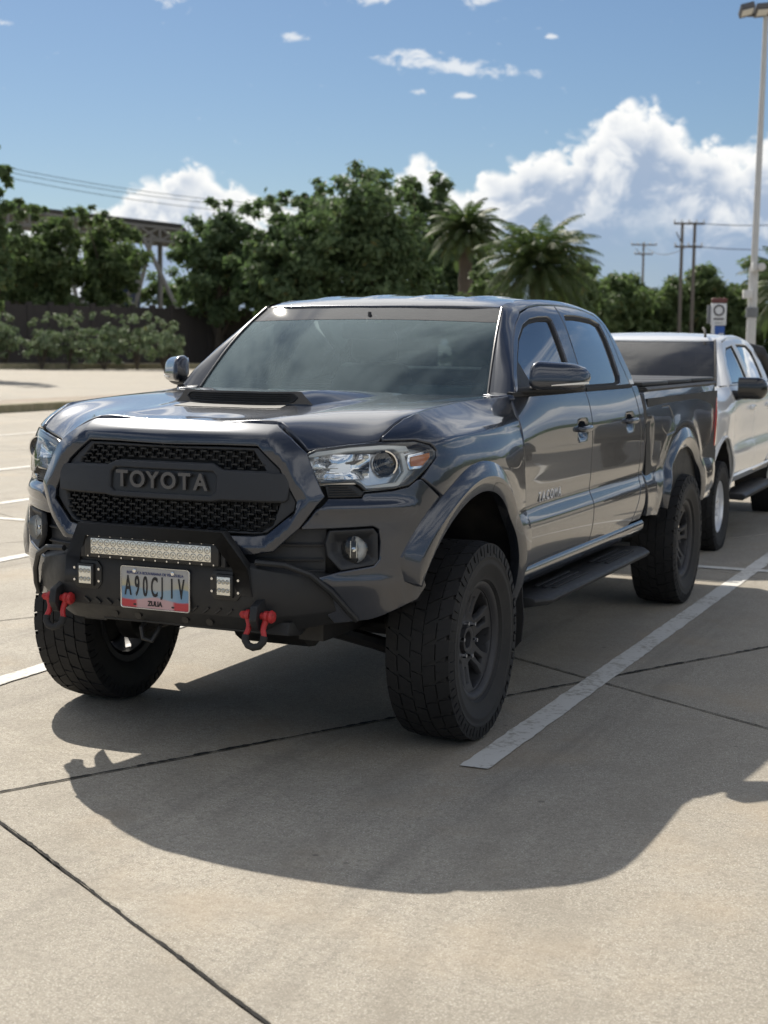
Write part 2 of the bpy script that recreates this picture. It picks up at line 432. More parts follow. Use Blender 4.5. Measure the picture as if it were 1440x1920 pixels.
def panel(name, S, outline, parent, mat, holes=(), step=.035, th=.018, rad=.004, lift=0.0, side=1, bstep=None, build=True, **props):
    """sheet-metal panel: a region of a spline surface with rounded, folded edges. side=-1 mirrors in x"""
    bstep = bstep or step*.6
    loops = []
    for k, lp in enumerate([outline]+list(holes)):
        lp = dense([tuple(q) for q in lp], bstep)
        if (area2(lp) > 0) != (k == 0): lp = lp[::-1]
        loops.append(lp)
    ins = [inset(lp, rad) for lp in loops]
    o0 = np.array(ins[0]); lo, hi = o0.min(0), o0.max(0)
    gx = np.arange(lo[0]+step*.5, hi[0], step); gy = np.arange(lo[1]+step*.5, hi[1], step)
    G = np.array([(a+(.5*step if j % 2 else 0), b) for j, b in enumerate(gy) for a in gx]).reshape(-1, 2)
    if len(G):
        k = inside(G, ins[0])
        for h in ins[1:]: k &= ~inside(G, h)
        G = G[k]
        for lp in ins:
            if len(G): G = G[seg_dist(G, lp) > step*.4]
    verts = [Vector(p) for lp in ins for p in lp]+[Vector(p) for p in G]
    edges = []; b = 0
    for lp in ins:
        edges += [(b+i, b+(i+1) % len(lp)) for i in range(len(lp))]; b += len(lp)
    V, E, F, *_ = delaunay_2d_cdt(verts, edges, [], 0, 1e-6)
    V = np.array([(p.x, p.y) for p in V]); F = [tuple(f) for f in F]
    cen = np.array([V[list(f)].mean(0) for f in F])
    k = inside(cen, ins[0])
    for h in ins[1:]: k &= ~inside(cen, h)
    F = [f for f, q in zip(F, k) if q]
    P = S(V[:, 0], V[:, 1]); N = S.normal(V[:, 0], V[:, 1]); P = P+N*lift
    P = P.tolist(); N = N.tolist(); F = [tuple(f) for f in F]
    for lp, il in zip(loops, ins):
        a = np.array(il); c = np.array(lp)
        A3 = S(a[:, 0], a[:, 1]); NA = S.normal(a[:, 0], a[:, 1]); C3 = S(c[:, 0], c[:, 1])
        O = C3-A3; O /= np.maximum(np.linalg.norm(O, axis=1), 1e-9)[:, None]
        A3 = A3+NA*lift; C3 = C3+NA*lift
        n = len(lp); b0 = len(P)
        P += A3.tolist()+(C3-NA*rad*.7).tolist()+(C3-NA*th).tolist()
        mid = NA*.6+O*.8; mid /= np.linalg.norm(mid, axis=1)[:, None]
        N += NA.tolist()+mid.tolist()+O.tolist()
        for r_ in (0, 1):
            for i in range(n):
                j = (i+1) % n
                F.append((b0+r_*n+i, b0+(r_+1)*n+i, b0+(r_+1)*n+j, b0+r_*n+j))
    if side < 0:
        P = [(-p[0], p[1], p[2]) for p in P]; N = [(-p[0], p[1], p[2]) for p in N]; F = [f[::-1] for f in F]
    me = bpy.data.meshes.new(name); me.from_pydata([tuple(p) for p in P], [], F)
    me.polygons.foreach_set('use_smooth', [True]*len(me.polygons))
    me.normals_split_custom_set_from_vertices([tuple(q) for q in N])
    return link(name, me, parent, mat, **props)

def both(fn):
    return [fn(1), fn(-1)]

def text_obj(txt, name, size, mat, parent, mtx, extrude=.002, sx=1.0, bold=0.0, spacing=1.0, align='CENTER', **props):
    cu = bpy.data.curves.new(name, 'FONT'); cu.body = txt; cu.size = size; cu.extrude = extrude; cu.align_x = align; cu.align_y = 'CENTER'
    cu.offset = bold; cu.space_character = spacing; cu.resolution_u = 6
    o = bpy.data.objects.new(name+'_tmp', cu); COL.objects.link(o)
    dg = bpy.context.evaluated_depsgraph_get(); me = bpy.data.meshes.new_from_object(o.evaluated_get(dg)); bpy.data.objects.remove(o)
    me.transform(Matrix.Diagonal((sx, 1, 1, 1))); me.transform(mtx); me.name = name
    return link(name, me, parent, mat, **props)

# ---------------------------------------------------------------- materials
MATS = {}
def mat(name, base=(.5, .5, .5), rough=.5, metal=0, coat=0, coat_rough=.03, spec=.5, build=None, **inp):
    m = bpy.data.materials.new(name); m.use_nodes = True; T = NT(m.node_tree); b = m.node_tree.nodes['Principled BSDF']
    T.put(b.inputs['Base Color'], base); b.inputs['Roughness'].default_value = rough; b.inputs['Metallic'].default_value = metal
    b.inputs['Coat Weight'].default_value = coat; b.inputs['Coat Roughness'].default_value = coat_rough; b.inputs['Specular IOR Level'].default_value = spec
    for k, v in inp.items(): T.put(b.inputs[k.replace('_', ' ')], v)
    if build: build(T, b)
    MATS[name] = m; return m
def objco(T): return T.node('ShaderNodeTexCoord').outputs['Object']
def bumpn(T, b, h, strength=.2, dist=.002):
    n = T.node('ShaderNodeBump'); n.inputs['Strength'].default_value = strength; n.inputs['Distance'].default_value = dist
    T.put(n.inputs['Height'], h); T.l.new(n.outputs[0], b.inputs['Normal']); return n

def paint_build(dust=.12, tone=(.034, .040, .054)):
    def f(T, b):
        c = objco(T)
        fl = T.noise(c, 900, 1, .5); big = T.noise(c, 2.2, 4, .6); z = T.xyz(c)[2]
        base = T.mix(T.m('MULTIPLY', fl, .5), tone, tuple(min(1, q*1.9) for q in tone))
        low = T.sstep(z, .95, .45)                       # road dust gathers low on the body
        dirt = T.m('MULTIPLY', T.m('ADD', T.m('MULTIPLY', low, .5), .25), T.sstep(big, .35, .75), clamp=True)
        T.put(b.inputs['Base Color'], T.mix(T.m('MULTIPLY', dirt, dust), base, (.32, .28, .22)))
        spk = T.noise(c, 60, 4, .65)
        T.put(b.inputs['Coat Roughness'], T.m('ADD', .018, T.m('MULTIPLY', T.m('MULTIPLY', spk, dirt), .10)))
    return f
mat('paint_grey', rough=.26, metal=.55, coat=1.0, coat_rough=.025, build=paint_build())
mat('paint_white', rough=.3, metal=0, coat=1.0, coat_rough=.03, build=paint_build(.10, (.80, .80, .79)))
def plastic(tone, var, scale=40, bump=.08):
    def f(T, b):
        c = objco(T); n = T.noise(c, scale, 5, .65); g = T.noise(c, 3.0, 4, .6)
        T.put(b.inputs['Base Color'], T.mix(T.m('MULTIPLY', T.sstep(g, .4, .75), var), tone, (.17, .155, .13)))
        T.put(b.inputs['Roughness'], T.m('ADD', .38, T.m('MULTIPLY', n, .3)))
        bumpn(T, b, T.noise(c, 700, 2, .5), bump, .0006)
    return f
mat('black_plastic', rough=.5, build=plastic((.018, .019, .021), .10))
mat('black_steel', rough=.5, build=plastic((.014, .015, .017), .07, 25, .12))
mat('black_liner', rough=.85, build=plastic((.008, .008, .009), .25))
mat('under_black', rough=.9, build=plastic((.010, .010, .011), .2))
mat('charcoal', rough=.45, build=plastic((.021, .023, .027), .05))
mat('badge_grey', (.12, .12, .125), .35, .6)
mat('rim_black', rough=.36, metal=.3, build=plastic((.046, .046, .050), .06))
mat('chrome', (.85, .85, .86), .08, 1.0)
mat('silver', (.84, .85, .87), .3, .35)
mat('letter_metal', (.72, .73, .75), .35, .1)
mat('trim_bright', (.62, .64, .66), .2, .9)
mat('amber', (.85, .24, .03), .18, 0, coat=1.0)
mat('red_lens', (.45, .02, .015), .15, 0, coat=1.0)
def shackle(T, b):
    n = T.noise(objco(T), 55, 4, .6)
    T.put(b.inputs['Base Color'], T.mix(T.sstep(n, .55, .72), (.44, .028, .03), (.30, .02, .022))); T.put(b.inputs['Roughness'], T.m('ADD', .3, T.m('MULTIPLY', n, .3)))
mat('red_paint', rough=.4, build=shackle)
mat('rubber', (.02, .02, .021), .75)
def tyre_b(T, b):
    c = objco(T); n = T.noise(c, 14, 5, .65)
    T.put(b.inputs['Base Color'], T.mix(T.m('MULTIPLY', T.sstep(n, .42, .75), .22), (.008, .008, .009), (.045, .042, .037)))
    T.put(b.inputs['Roughness'], T.m('ADD', .62, T.m('MULTIPLY', n, .25))); bumpn(T, b, T.noise(c, 260, 3, .6), .15, .001)
mat('tyre_rubber', rough=.75, build=tyre_b)
def tyre_s(T, b):
    c = objco(T); n = T.noise(c, 9, 5, .65); f = T.noise(c, 120, 3, .6)
    T.put(b.inputs['Base Color'], T.mix(T.m('MULTIPLY', T.sstep(T.m('ADD', T.m('MULTIPLY', n, .8), T.m('MULTIPLY', f, .25)), .40, .74), .42), (.012, .012, .013), (.055, .052, .047)))
    T.put(b.inputs['Roughness'], T.m('ADD', .55, T.m('MULTIPLY', n, .3))); bumpn(T, b, f, .2, .001)
mat('tyre_side', rough=.7, build=tyre_s)
mat('led_reflector', (.95, .92, .82), .18, .45)
mat('led_lens', (.50, .48, .42), .12, .5, coat=1.0)
mat('lamp_silver', (.95, .94, .90), .2, .12)
mat('lamp_black', (.02, .02, .02), .35)
mat('lamp_chrome', (.85, .86, .88), .22, .6)
def glass_mat(name, tint, refl=1.0, rough=.0, dust=.0, gloss=(1, 1, 1), film=(.55, .53, .5)):
    """thin glass: tinted see-through plus a fresnel mirror coat and a film of dust, whose tint can paint in haze"""
    m = bpy.data.materials.new(name); m.use_nodes = True; T = NT(m.node_tree); T.n.clear()
    o = T.node('ShaderNodeOutputMaterial'); tr = T.node('ShaderNodeBsdfTransparent'); gl = T.node('ShaderNodeBsdfGlossy'); df = T.node('ShaderNodeBsdfDiffuse')
    T.put(tr.inputs[0], tint); gl.inputs['Roughness'].default_value = rough; T.put(gl.inputs['Color'], gloss)
    fr = T.node('ShaderNodeFresnel'); fr.inputs['IOR'].default_value = 1.52
    fac = T.m('MULTIPLY', fr.outputs[0], refl, clamp=True)
    a = T.node('ShaderNodeMixShader'); T.put(a.inputs[0], fac); T.l.new(tr.outputs[0], a.inputs[1]); T.l.new(gl.outputs[0], a.inputs[2])
    c = objco(T); n = T.noise(c, 5, 6, .7, .5); s = T.noise(c, 220, 2, .5)
    T.put(df.inputs[0], film)
    a2 = T.node('ShaderNodeMixShader'); T.put(a2.inputs[0], T.m('MULTIPLY', T.m('MULTIPLY', n, T.m('ADD', .4, s)), dust, clamp=True)); T.l.new(a.outputs[0], a2.inputs[1]); T.l.new(df.outputs[0], a2.inputs[2])
    T.l.new(a2.outputs[0], o.inputs['Surface']); MATS[name] = m; return m
glass_mat('windscreen_glass', (.50, .66, .68), 1.6, .010, .27, (.72, .90, .97), (.44, .55, .57))  # film is dust plus a teal tint that paints pale haze into the pane
glass_mat('shade_glass', (.18, .18, .21), 1.6, .014, .14)
glass_mat('side_glass', (.16, .18, .19), 2.2, 0, .03)
glass_mat('lens_clear', (.93, .95, .95), 1.2, 0, .03)
glass_mat('mirror_face', (.2, .2, .2), 9, 0, .03)
mat('interior_dark', (.045, .045, .048), .8)
mat('interior_seat', (.16, .16, .16), .85)
mat('interior_dash', (.12, .125, .125), .7)
mat('paper_white', (.75, .75, .72), .6)
M_ = MATS
# ================================================================ the grey pickup
FARCH = (-.045, .485, .50); RARCH = (3.525, .465, .485); WB = 3.569; TR = .392; TX = .80
def arc(c, r, a0, a1, n=24):
    return [(c[0]+r*math.cos(R(a0+(a1-a0)*i/n)), c[1]+r*math.sin(R(a0+(a1-a0)*i/n))) for i in range(n+1)]
def pk(): return PK
PK = thing('pickup_truck', 'dark grey lifted double cab pickup with black steel front bumper and red tow shackles', 'pickup')
GREY = M_['paint_grey']; BLK = M_['black_plastic']

# ---- hood
hood_edge = [(.0, -.712), (.2, -.704), (.32, -.692), (.385, -.682), (.440, -.712), (.478, -.722), (.522, -.734), (.553, -.703), (.613, -.653), (.720, -.572), (.732, -.482), (.740, -.405), (.752, -.35), (.756, -.29), (.749, -.10), (.742, .10), (.757, .33), (.768, .48), (.72, .585), (.5, .50), (.25, .448), (0, .43)]
hood_loop = hood_edge+[(-x, y) for x, y in hood_edge[-2:0:-1]]
def bulge(x, y):
    """raised centre of the hood that runs into the scoop"""
    ax = np.abs(x); w = .30+.05*np.clip((y+.3)/.8, 0, 1)
    s = 1/(1+np.exp((ax-w)/.018))
    return .020*s*np.clip((y+.62)/.45, 0, 1)*np.clip((.62-y)/.3, 0, 1)
HOODS = FnSurf(lambda u, v: (lambda P: (P[:, 0], P[:, 1], P[:, 2]+bulge(u, v)))(HOOD(u, v)))
hood = panel('hood', HOODS, hood_loop, PK, GREY, step=.028, th=.03, rad=.005)
# scoop: a wedge with a black grille mouth, sits on the hood
def scoop():
    yf, yb, w0, w1 = -.30, .34, .255, .36
    N = 24; rows = []
    for j in range(9):
        t = j/8; y = yf+(yb-yf)*t; hw = w0+(w1-w0)*t*.55
        h = .052*(1-t)**.8*(1-.15*t)+.001
        row = []
        for i in range(N+1):
            a = -1+2*i/N; x = a*(hw+.055); e = 1-max(0, (abs(x)-hw)/.055)
            e = max(0, min(1, e)); e = e*e*(3-2*e)
            z0 = HOODS([x], [y])[0][2]
            row.append((x, y-.02*(1-t)*(abs(a)**2)*-2, z0+h*e-.002))
        rows.append(row)
    m = MB(); m.loft(rows, closed=False); o = m.build('hood_scoop', GREY, hood, smooth=50)
    # front face in body colour, then the black mouth set into it
    base = [(x, y, HOODS([x], [y])[0][2]-.003) for x, y, z in rows[0]]
    m = MB(); m.loft([rows[0], base], closed=False); m.build('scoop_face', GREY, hood, smooth=50)
    def zf(x): return float(np.interp(x, [q[0] for q in rows[0]], [q[2] for q in rows[0]])), float(np.interp(x, [q[0] for q in base], [q[2] for q in base])), float(np.interp(x, [q[0] for q in rows[0]], [q[1] for q in rows[0]]))
    W0 = w0-.012
    mo = MB(); L = []; U = []
    for x in np.linspace(-W0, W0, 33):
        zt, zb, y = zf(x); k = min(1, (W0-abs(x))/.030); k = math.sqrt(max(0, 1-(1-k)**2)); zm = (zt+zb)/2+.001; hh = (zt-zb)/2-.009
        U.append((x, y-.002, zm+hh*k)); L.append((x, y-.002, zm-hh*k))
    mo.loft([U, L], closed=False); mo.build('scoop_mouth', M_['black_liner'], hood, smooth=0)
    fr = MB(); fr.tube([(x, y-.001, z) for x, y, z in U]+[(x, y-.001, z) for x, y, z in L[::-1]], .0035, 6, closed=True); fr.build('scoop_frame', BLK, hood)
    for q in (.25, .5, .75):
        fr = MB(); fr.tube([tuple(np.array(u)*(1-q)+np.array(l)*q+np.array([0, -.002, 0])) for u, l in list(zip(U, L))[2:-2]], .0024, 6); fr.build('scoop_slat', BLK, hood)
    p = MB()  # dark flat apron in front of the mouth
    S2 = HOODS
    panel('scoop_apron', S2, [(-.235, -.40), (.235, -.40), (.215, -.305), (-.215, -.305)], hood, M_['charcoal'], step=.03, th=.002, rad=.001, lift=.0025)
scoop()

# ---- fascia core (dark, behind everything)
def fascia_core():
    us = np.linspace(UK[0], -.35, 26); m = MB()
    rows = []
    for z in (.58, .66, .75, .85, .95, 1.05, 1.12, 1.18):
        P = SIDE(us, np.full_like(us, z)); N_ = SIDE.normal(us, np.full_like(us, z)); P = P-N_*.085
        L = [(-p[0], p[1], p[2]) for p in P[:0:-1]]+[tuple(p) for p in P]; rows.append(L)
    m.loft(rows, closed=False); m.build('front_core', M_['black_liner'], PK)
fascia_core()

# ---- grille surround + grille
so_ = [(-1.488, 1.262), (-1.25, 1.262), (-1.061, 1.257), (-1.0, 1.213), (-.939, 1.160), (-.866, 1.010), (-.951, .897), (-1.039, .815), (-1.12, .800), (-1.488, .80)]
gi_ = [(-1.488, 1.176), (-1.25, 1.180), (-1.118, 1.179), (-1.035, 1.104), (-.970, .990), (-.976, .955), (-1.072, .875), (-1.12, .868), (-1.488, .868)]
def full_xz(half):
    """(u,z) half outline -> (x,z) loop on the symmetric fascia"""
    P = SIDE([q[0] for q in half], [q[1] for q in half]); r = [(float(p[0]), float(p[2])) for p in P]
    return r+[(-x, z) for x, z in r[::-1] if abs(x) > 1e-3]
_ut = np.linspace(UK[0], -.6, 240)
_zt = np.linspace(.5, 1.3, 60)
_yt = np.array([np.interp(np.linspace(0, .8, 161), SIDE(_ut, np.full_like(_ut, z))[:, 0], SIDE(_ut, np.full_like(_ut, z))[:, 1]) for z in _zt])
def face_y(x, z):
    x = np.abs(np.atleast_1d(x)); z = np.atleast_1d(z)
    fx = np.clip(x/.8*160, 0, 159.999); fz = np.clip((z-.5)/.8*59, 0, 58.999); i = fx.astype(int); j = fz.astype(int); a = fx-i; b = fz-j
    return (_yt[j, i]*(1-a)*(1-b)+_yt[j, i+1]*a*(1-b)+_yt[j+1, i]*(1-a)*b+_yt[j+1, i+1]*a*b)
FACE = FnSurf(lambda u, v: (u, face_y(u, v), v), 4e-3)
sur = full_xz(so_); gri = full_xz(gi_)
cre = full_xz([(-1.488, 1.214), (-1.25, 1.214), (-1.085, 1.211), (-1.004, 1.126), (-.925, .998), (-.999, .895), (-1.072, .833), (-1.12, .828), (-1.488, .828)])
def relief(loop_in, loop_cr):
    """surround section: outer flange flat, a raised crease, then a bevel into the grille"""
    a = np.array(dense(loop_in, .02)); b = np.array(dense(loop_cr, .02))
    def f(x, z):
        p = np.stack([x, z], -1); di = seg_dist(p, a); dc = seg_dist(p, b); ic = inside(p, b)
        return np.where(ic, .020*di/(di+dc+1e-9), .020*np.exp(-(dc/.05)**2))
    return f
_rel = relief(gri, cre)
FACER = FnSurf(lambda u, v: (u, face_y(u, v)-_rel(u, v), v), 4e-3)
panel('grille_surround', FACER, sur, PK, GREY, holes=[gri], step=.013, th=.05, rad=.005)

GR = MB()
grille = link('grille', None, PK); grille.empty_display_size = .1
CH = M_['charcoal']
gframe = inset(dense(gri, .03) if area2(gri) > 0 else dense(gri, .03)[::-1], .004)
mesh_up = [(-.39, 1.156), (.30, 1.160), (.34, 1.16), (.375, 1.100), (.235, 1.100), (.195, 1.116), (-.195, 1.116), (-.235, 1.100), (-.375, 1.100), (-.34, 1.16)][3:]+[(-.34, 1.156), (.34, 1.156), (.375, 1.100)][:2]
mesh_up = [(-.395, 1.094), (-.235, 1.096), (-.195, 1.116), (.195, 1.116), (.235, 1.096), (.395, 1.094), (.338, 1.166), (-.338, 1.166)]
mesh_lo = [(-.452, .984), (-.43, .905), (-.39, .880), (.39, .880), (.43, .905), (.452, .984), (.245, .984), (.205, .978), (-.205, .978), (-.245, .984)]
bar = [(-.487, 1.066), (-.47, 1.089), (-.245, 1.094), (-.205, 1.113), (.205, 1.113), (.245, 1.094), (.47, 1.089), (.487, 1.066), (.482, .998), (.47, .989), (.245, .989), (.205, .982), (-.205, .982), (-.245, .989), (-.47, .989), (-.482, .998)]
badge = [(-.222, 1.072), (-.205, 1.088), (.205, 1.088), (.222, 1.072), (.222, 1.016), (.205, 1.003), (-.205, 1.003), (-.222, 1.016)]
FACEI = FnSurf(lambda u, v: (u, face_y(u, v)+.012, v), 4e-3)
panel('grille_frame', FACEI, gframe, grille, CH, holes=[mesh_up, mesh_lo], step=.03, th=.03, rad=.004)
panel('grille_bar', FnSurf(lambda u, v: (u, face_y(u, v)-.006, v), 4e-3), bar, grille, CH, holes=[badge], step=.03, th=.022, rad=.006)
panel('badge_recess', FACEI, inset(badge[::-1], -.004), grille, M_['lamp_black'], step=.03, th=.004, rad=.001, lift=.004)
mat('mesh_black', (.011, .012, .014), .45)
def lattice():
    m = MB(); rx, rz = .050, .0142
    for zone in (mesh_up, mesh_lo):
        zn = np.array(zone); k = 0; z = zn[:, 1].min()+.006
        while z < zn[:, 1].max():
            x = -.5+(k % 2)*rx/2
            while x < .5:
                if inside([(x, z)], zone)[0]:
                    y = float(face_y(x, z)[0])+.022
                    # ledge
                    c = Vector((x, y, z)); m.box(c, (.025, .022, .0055))
                    for s in (-1, 1):      # slanted links to the staggered row above
                        a = Vector((x+s*.0125, y+.008, z)); b = Vector((x+s*(rx/2-.0125), y+.008, z+rz))
                        d = b-a; m.box((a+b)/2, (d.length+.004, .012, .0034), Matrix.Rotation(-math.atan2(d.z, d.x), 3, 'Y'))
                x += rx
            z += rz; k += 1
    m.build('grille_mesh', M_['mesh_black'], grille, kind='stuff')
lattice()
pt = MB()
pt.prism(inset(dense(gri, .05) if area2(gri) > 0 else dense(gri, .05)[::-1], .01), lambda a, b: (a, float(face_y(a, b)[0])+.05, b), lambda a, b: (a, float(face_y(a, b)[0])+.06, b))
pt.build('grille_backing', M_['black_liner'], grille, smooth=0)
FM = Matrix(((1, 0, 0, 0), (0, 0, -1, 0), (0, 1, 0, 0), (0, 0, 0, 1)))     # text plane XY -> XZ facing -Y
def letters():
    xs = [-.165, -.098, -.033, .033, .099, .163]
    for ch, x in zip('TOYOTA', xs):
        y = float(face_y(x, 1.045)[0])-.004
        text_obj(ch, 'badge_letter', .082, M_['badge_grey'], grille, Matrix.Translation((x, y, 1.046)) @ FM, extrude=.005, sx=.98, bold=.0022)
letters()

# ---- headlights, vents, bumper covers, fog lamps (each side)
HL = [(-.951, 1.144), (-.937, 1.161), (-.91, 1.174), (-.795, 1.189), (-.677, 1.197), (-.526, 1.197), (-.445, 1.181), (-.419, 1.16), (-.422, 1.14), (-.461, 1.11), (-.516, 1.068), (-.554, 1.042), (-.615, 1.031), (-.725, 1.027), (-.745, 1.045), (-.768, 1.057), (-.884, 1.053), (-.902, 1.062), (-.921, 1.096), (-.948, 1.137)]
def offs(S, d): return FnSurf(lambda u, v: tuple((S(u, v)+S.normal(u, v)*d).T), 2e-3)
def sp(u, z, d=0):
    p = SIDE([u], [z])[0]; n = SIDE.normal([u], [z])[0]; return Vector(p+n*d), Vector(n)
def headlight(s):
    e = link('headlight', None, PK)
    panel('lamp_housing', SIDE, inset(HL if area2(HL) > 0 else HL[::-1], -.002), e, M_['lamp_chrome'], step=.03, th=.05, rad=.002, lift=-.048, side=s)
    panel('lamp_bezel', SIDE, HL, e, M_['lamp_black'], holes=[inset(HL[::-1], .009)], step=.02, th=.05, rad=.001, lift=-.004, side=s)
    top = [(-.943, 1.15), (-.909, 1.169), (-.794, 1.184), (-.676, 1.191), (-.565, 1.184), (-.549, 1.162), (-.599, 1.161), (-.62, 1.173), (-.792, 1.167), (-.929, 1.145)]
    panel('chrome_brow', SIDE, top, e, M_['lamp_silver'], step=.03, th=.03, rad=.004, lift=-.006, side=s)
    low = [(-.898, 1.064), (-.75, 1.065), (-.722, 1.045), (-.607, 1.055), (-.578, 1.092), (-.594, 1.159), (-.577, 1.161), (-.556, 1.091), (-.596, 1.040), (-.721, 1.033), (-.754, 1.052), (-.888, 1.053)]
    panel('chrome_trim', SIDE, low, e, M_['lamp_silver'], step=.03, th=.02, rad=.004, lift=-.005, side=s)
    # high-beam reflector bowl with flutes
    m = MB(); rows = []
    for j in range(9):
        v = j/8
        row = []
        for i in range(13):
            q = i/12; u = -.915+q*.205; z = 1.070+v*.088
            dpt = .014+.040*(1-((q-.5)*2)**2)*(1-((v-.5)*2)**2)+.0035*((i+j) % 2)
            p, n = sp(u, z, -dpt); row.append((p.x*s, p.y, p.z))
        rows.append(row)
    m.loft(rows, closed=False); m.build('reflector', M_['chrome'], e, smooth=15)
    for k in range(5):
        m = MB(); m.tube([(lambda p: (p.x*s, p.y, p.z))(sp(-.908+.09*t-.004*k, 1.074+k*.017, -.012)[0]) for t in (0, .33, .66, 1)], .0016, 6); m.build('reflector_flute', M_['trim_bright'], e)
    # projector
    c, n = sp(-.652, 1.122, -.014); c.x *= s; n.x *= s
    ax = Vector((.18*s, -1, 0)).normalized()
    q = ax.orthogonal().normalized(); w = ax.cross(q)
    def ring(prof, name, mt, nn=40):
        m = MB(); rr = [[c+ax*a+(q*math.cos(2*math.pi*k/nn)+w*math.sin(2*math.pi*k/nn))*r for k in range(nn)] for a, r in prof]
        m.loft(rr, cap0=False, cap1=False); return m.build(name, mt, e)
    ring([(-.004, .049), (.002, .048), (.002, .043), (-.012, .041), (-.03, .036)], 'projector_ring', M_['chrome'])
    ring([(-.03, .040), (-.014, .040), (-.008, .036), (.000, .027), (.005, .014), (.0065, .001)], 'projector_lens', M_['projector'])
    m = MB(); m.cyl(c-ax*.04, c-ax*.028, .045, n=32); m.build('projector_back', M_['lamp_black'], e)
    for zz in (1.088, 1.150):
        m = MB(); m.tube([(lambda p: (p.x*s, p.y, p.z))(sp(u, zz+.0*u, -.02)[0]) for u in (-.735, -.715)], .008, 6); m.build('lamp_link', M_['trim_bright'], e)
    amb = [(-.542, 1.144), (-.443, 1.157), (-.444, 1.141), (-.487, 1.111), (-.54, 1.109), (-.546, 1.127)]
    panel('indicator_lens', SIDE, amb, e, M_['amber'], step=.02, th=.014, rad=.003, lift=-.010, side=s)
    panel('indicator_frame', SIDE, inset(amb, -.012) if area2(amb) > 0 else inset(amb[::-1], -.012), e, M_['chrome'], step=.03, th=.02, rad=.003, lift=-.016, side=s)
    panel('lamp_lens', SIDE, HL, e, M_['lens_clear'], step=.03, th=.004, rad=.004, lift=.001, side=s)
    vent = [(-.868, 1.047), (-.768, 1.052), (-.744, 1.039), (-.722, 1.021), (-.738, 1.006), (-.855, 1.005)]
    vp = link('bumper_vent', None, PK)
    panel('vent_back', SIDE, vent, vp, M_['lamp_black'], step=.03, th=.01, rad=.001, lift=-.022, side=s)
    for k in range(5):
        z = 1.010+k*.0085
        m = MB(); m.tube([(lambda p: (p.x*s, p.y, p.z))(sp(u, z, -.012)[0]) for u in np.linspace(-.855, -.735+(-.012*k), 6)], .0028, 6); m.build('vent_slat', M_['black_plastic'], vp)
def bumper(s):
    e = link('front_bumper_cover', None, PK)
    ar = [(-.51, 1.058), (-.369, .972)]+[(q[0], q[1]) for q in arc(FARCH, .575, 122, 165, 10)]
    ar = [(-.510, 1.060), (-.440, 1.018), (-.372, .975), (-.440, .90), (-.50, .80), (-.535, .72), (-.50, .655)]
    ar = [(-.500, 1.062), (-.372, .978), (-.395, .93), (-.425, .86), (-.455, .79), (-.475, .71), (-.455, .67)]
    low = [(-.502, .622), (-.62, .589), (-.71, .566), (-.841, .557), (-.903, .634), (-.928, .718)]
    inner = [(-.811, .743), (-.686, .760), (-.665, .783), (-.660, .845), (-.668, .890), (-.693, .902), (-.947, .893), (-.949, .903), (-.855, 1.004)]
    topp = [(-.735, 1.004), (-.720, 1.020), (-.615, 1.026), (-.554, 1.036), (-.518, 1.060)]
    def shp(u, z):
        P = SIDE(u, z)
        n = SIDE.normal(u, z)
        # crease under the lamp, ledge below the fog lamp
        k = .012*np.exp(-((z-.965)/.020)**2)*np.clip((-.5-u)/.12, 0, 1)-.014*np.clip((z-.965)/.04, 0, 1)*np.clip((-.5-u)/.12, 0, 1)
        lo = .014*(1/(1+np.exp((z-.722)/.008)))*np.clip((-.55-u)/.12, 0, 1)
        return tuple((P+n*(k+lo)[:, None]).T)
    panel('cover', FnSurf(shp, 2e-3), ar+low+inner+topp, e, GREY, step=.024, th=.03, rad=.005, side=s)
    # dark lower grille between surround and fog lamp
    for zz in (.845, .793, .745):
        m = MB(); pts = []
        for u in np.linspace(-1.12, -.868, 8):
            p, n = sp(u, zz-.01, -.034); pts.append((p.x*s, p.y, p.z))
        m.tube(pts, .006, 6); m.build('lower_grille_rib', BLK, e)
    panel('lower_grille', SIDE, [(-1.3, .70), (-.86, .715), (-.855, .895), (-.95, .895), (-1.3, .85)], e, M_['charcoal'], step=.04, th=.01, rad=.002, lift=-.042, side=s)
    # fog lamp bezel: bowl
    bz = [(-.848, .888), (-.688, .893), (-.672, .873), (-.669, .778), (-.686, .764), (-.807, .747), (-.855, .799), (-.862, .846)]
    if area2(bz) < 0: bz = bz[::-1]
    fg = link('fog_lamp', None, PK)
    def bowl(u, z):
        p = np.stack([u, z], -1); din = np.hypot(u+.748, z-.819); o = seg_dist(p, bz)
        q = np.clip(o/.05, 0, 1); dpt = .004+.032*q*q*(3-2*q)
        return tuple((SIDE(u, z)-SIDE.normal(u, z)*dpt[:, None]).T)
    panel('fog_bezel', FnSurf(bowl, 2e-3), bz, fg, M_['charcoal'], step=.012, th=.02, rad=.003, side=s)
    c, n = sp(-.748, .819, -.034); c.x *= s; ax = Vector((.12*s, -1, 0)).normalized(); q = ax.orthogonal().normalized(); w = ax.cross(q); c = c+ax*.014
    def ring(prof, name, mt, nn=36):
        m = MB(); m.loft([[c+ax*a*1.1+(q*math.cos(2*math.pi*k/nn)+w*math.sin(2*math.pi*k/nn))*r*1.22 for k in range(nn)] for a, r in prof], cap0=False, cap1=False); return m.build(name, mt, fg)
    ring([(-.022, .004), (-.018, .018), (-.006, .034), (.004, .040)], 'fog_reflector', M_['fog_silver'])
    ring([(-.02, .007), (.004, .007), (.006, .001)], 'fog_bulb', M_['chrome'], 12)
    m = MB()
    for a in (-.012, .012): m.box(c+Vector((a, -.001, 0)), (.003, .004, .06))
    m.build('fog_bar', M_['trim_bright'], fg)
    ring([(.002, .0425), (.008, .041), (.014, .03), (.018, .016), (.0195, .0005)], 'fog_lens', M_['lens_clear'])
mat('fog_silver', (.88, .88, .88), .25, 0)
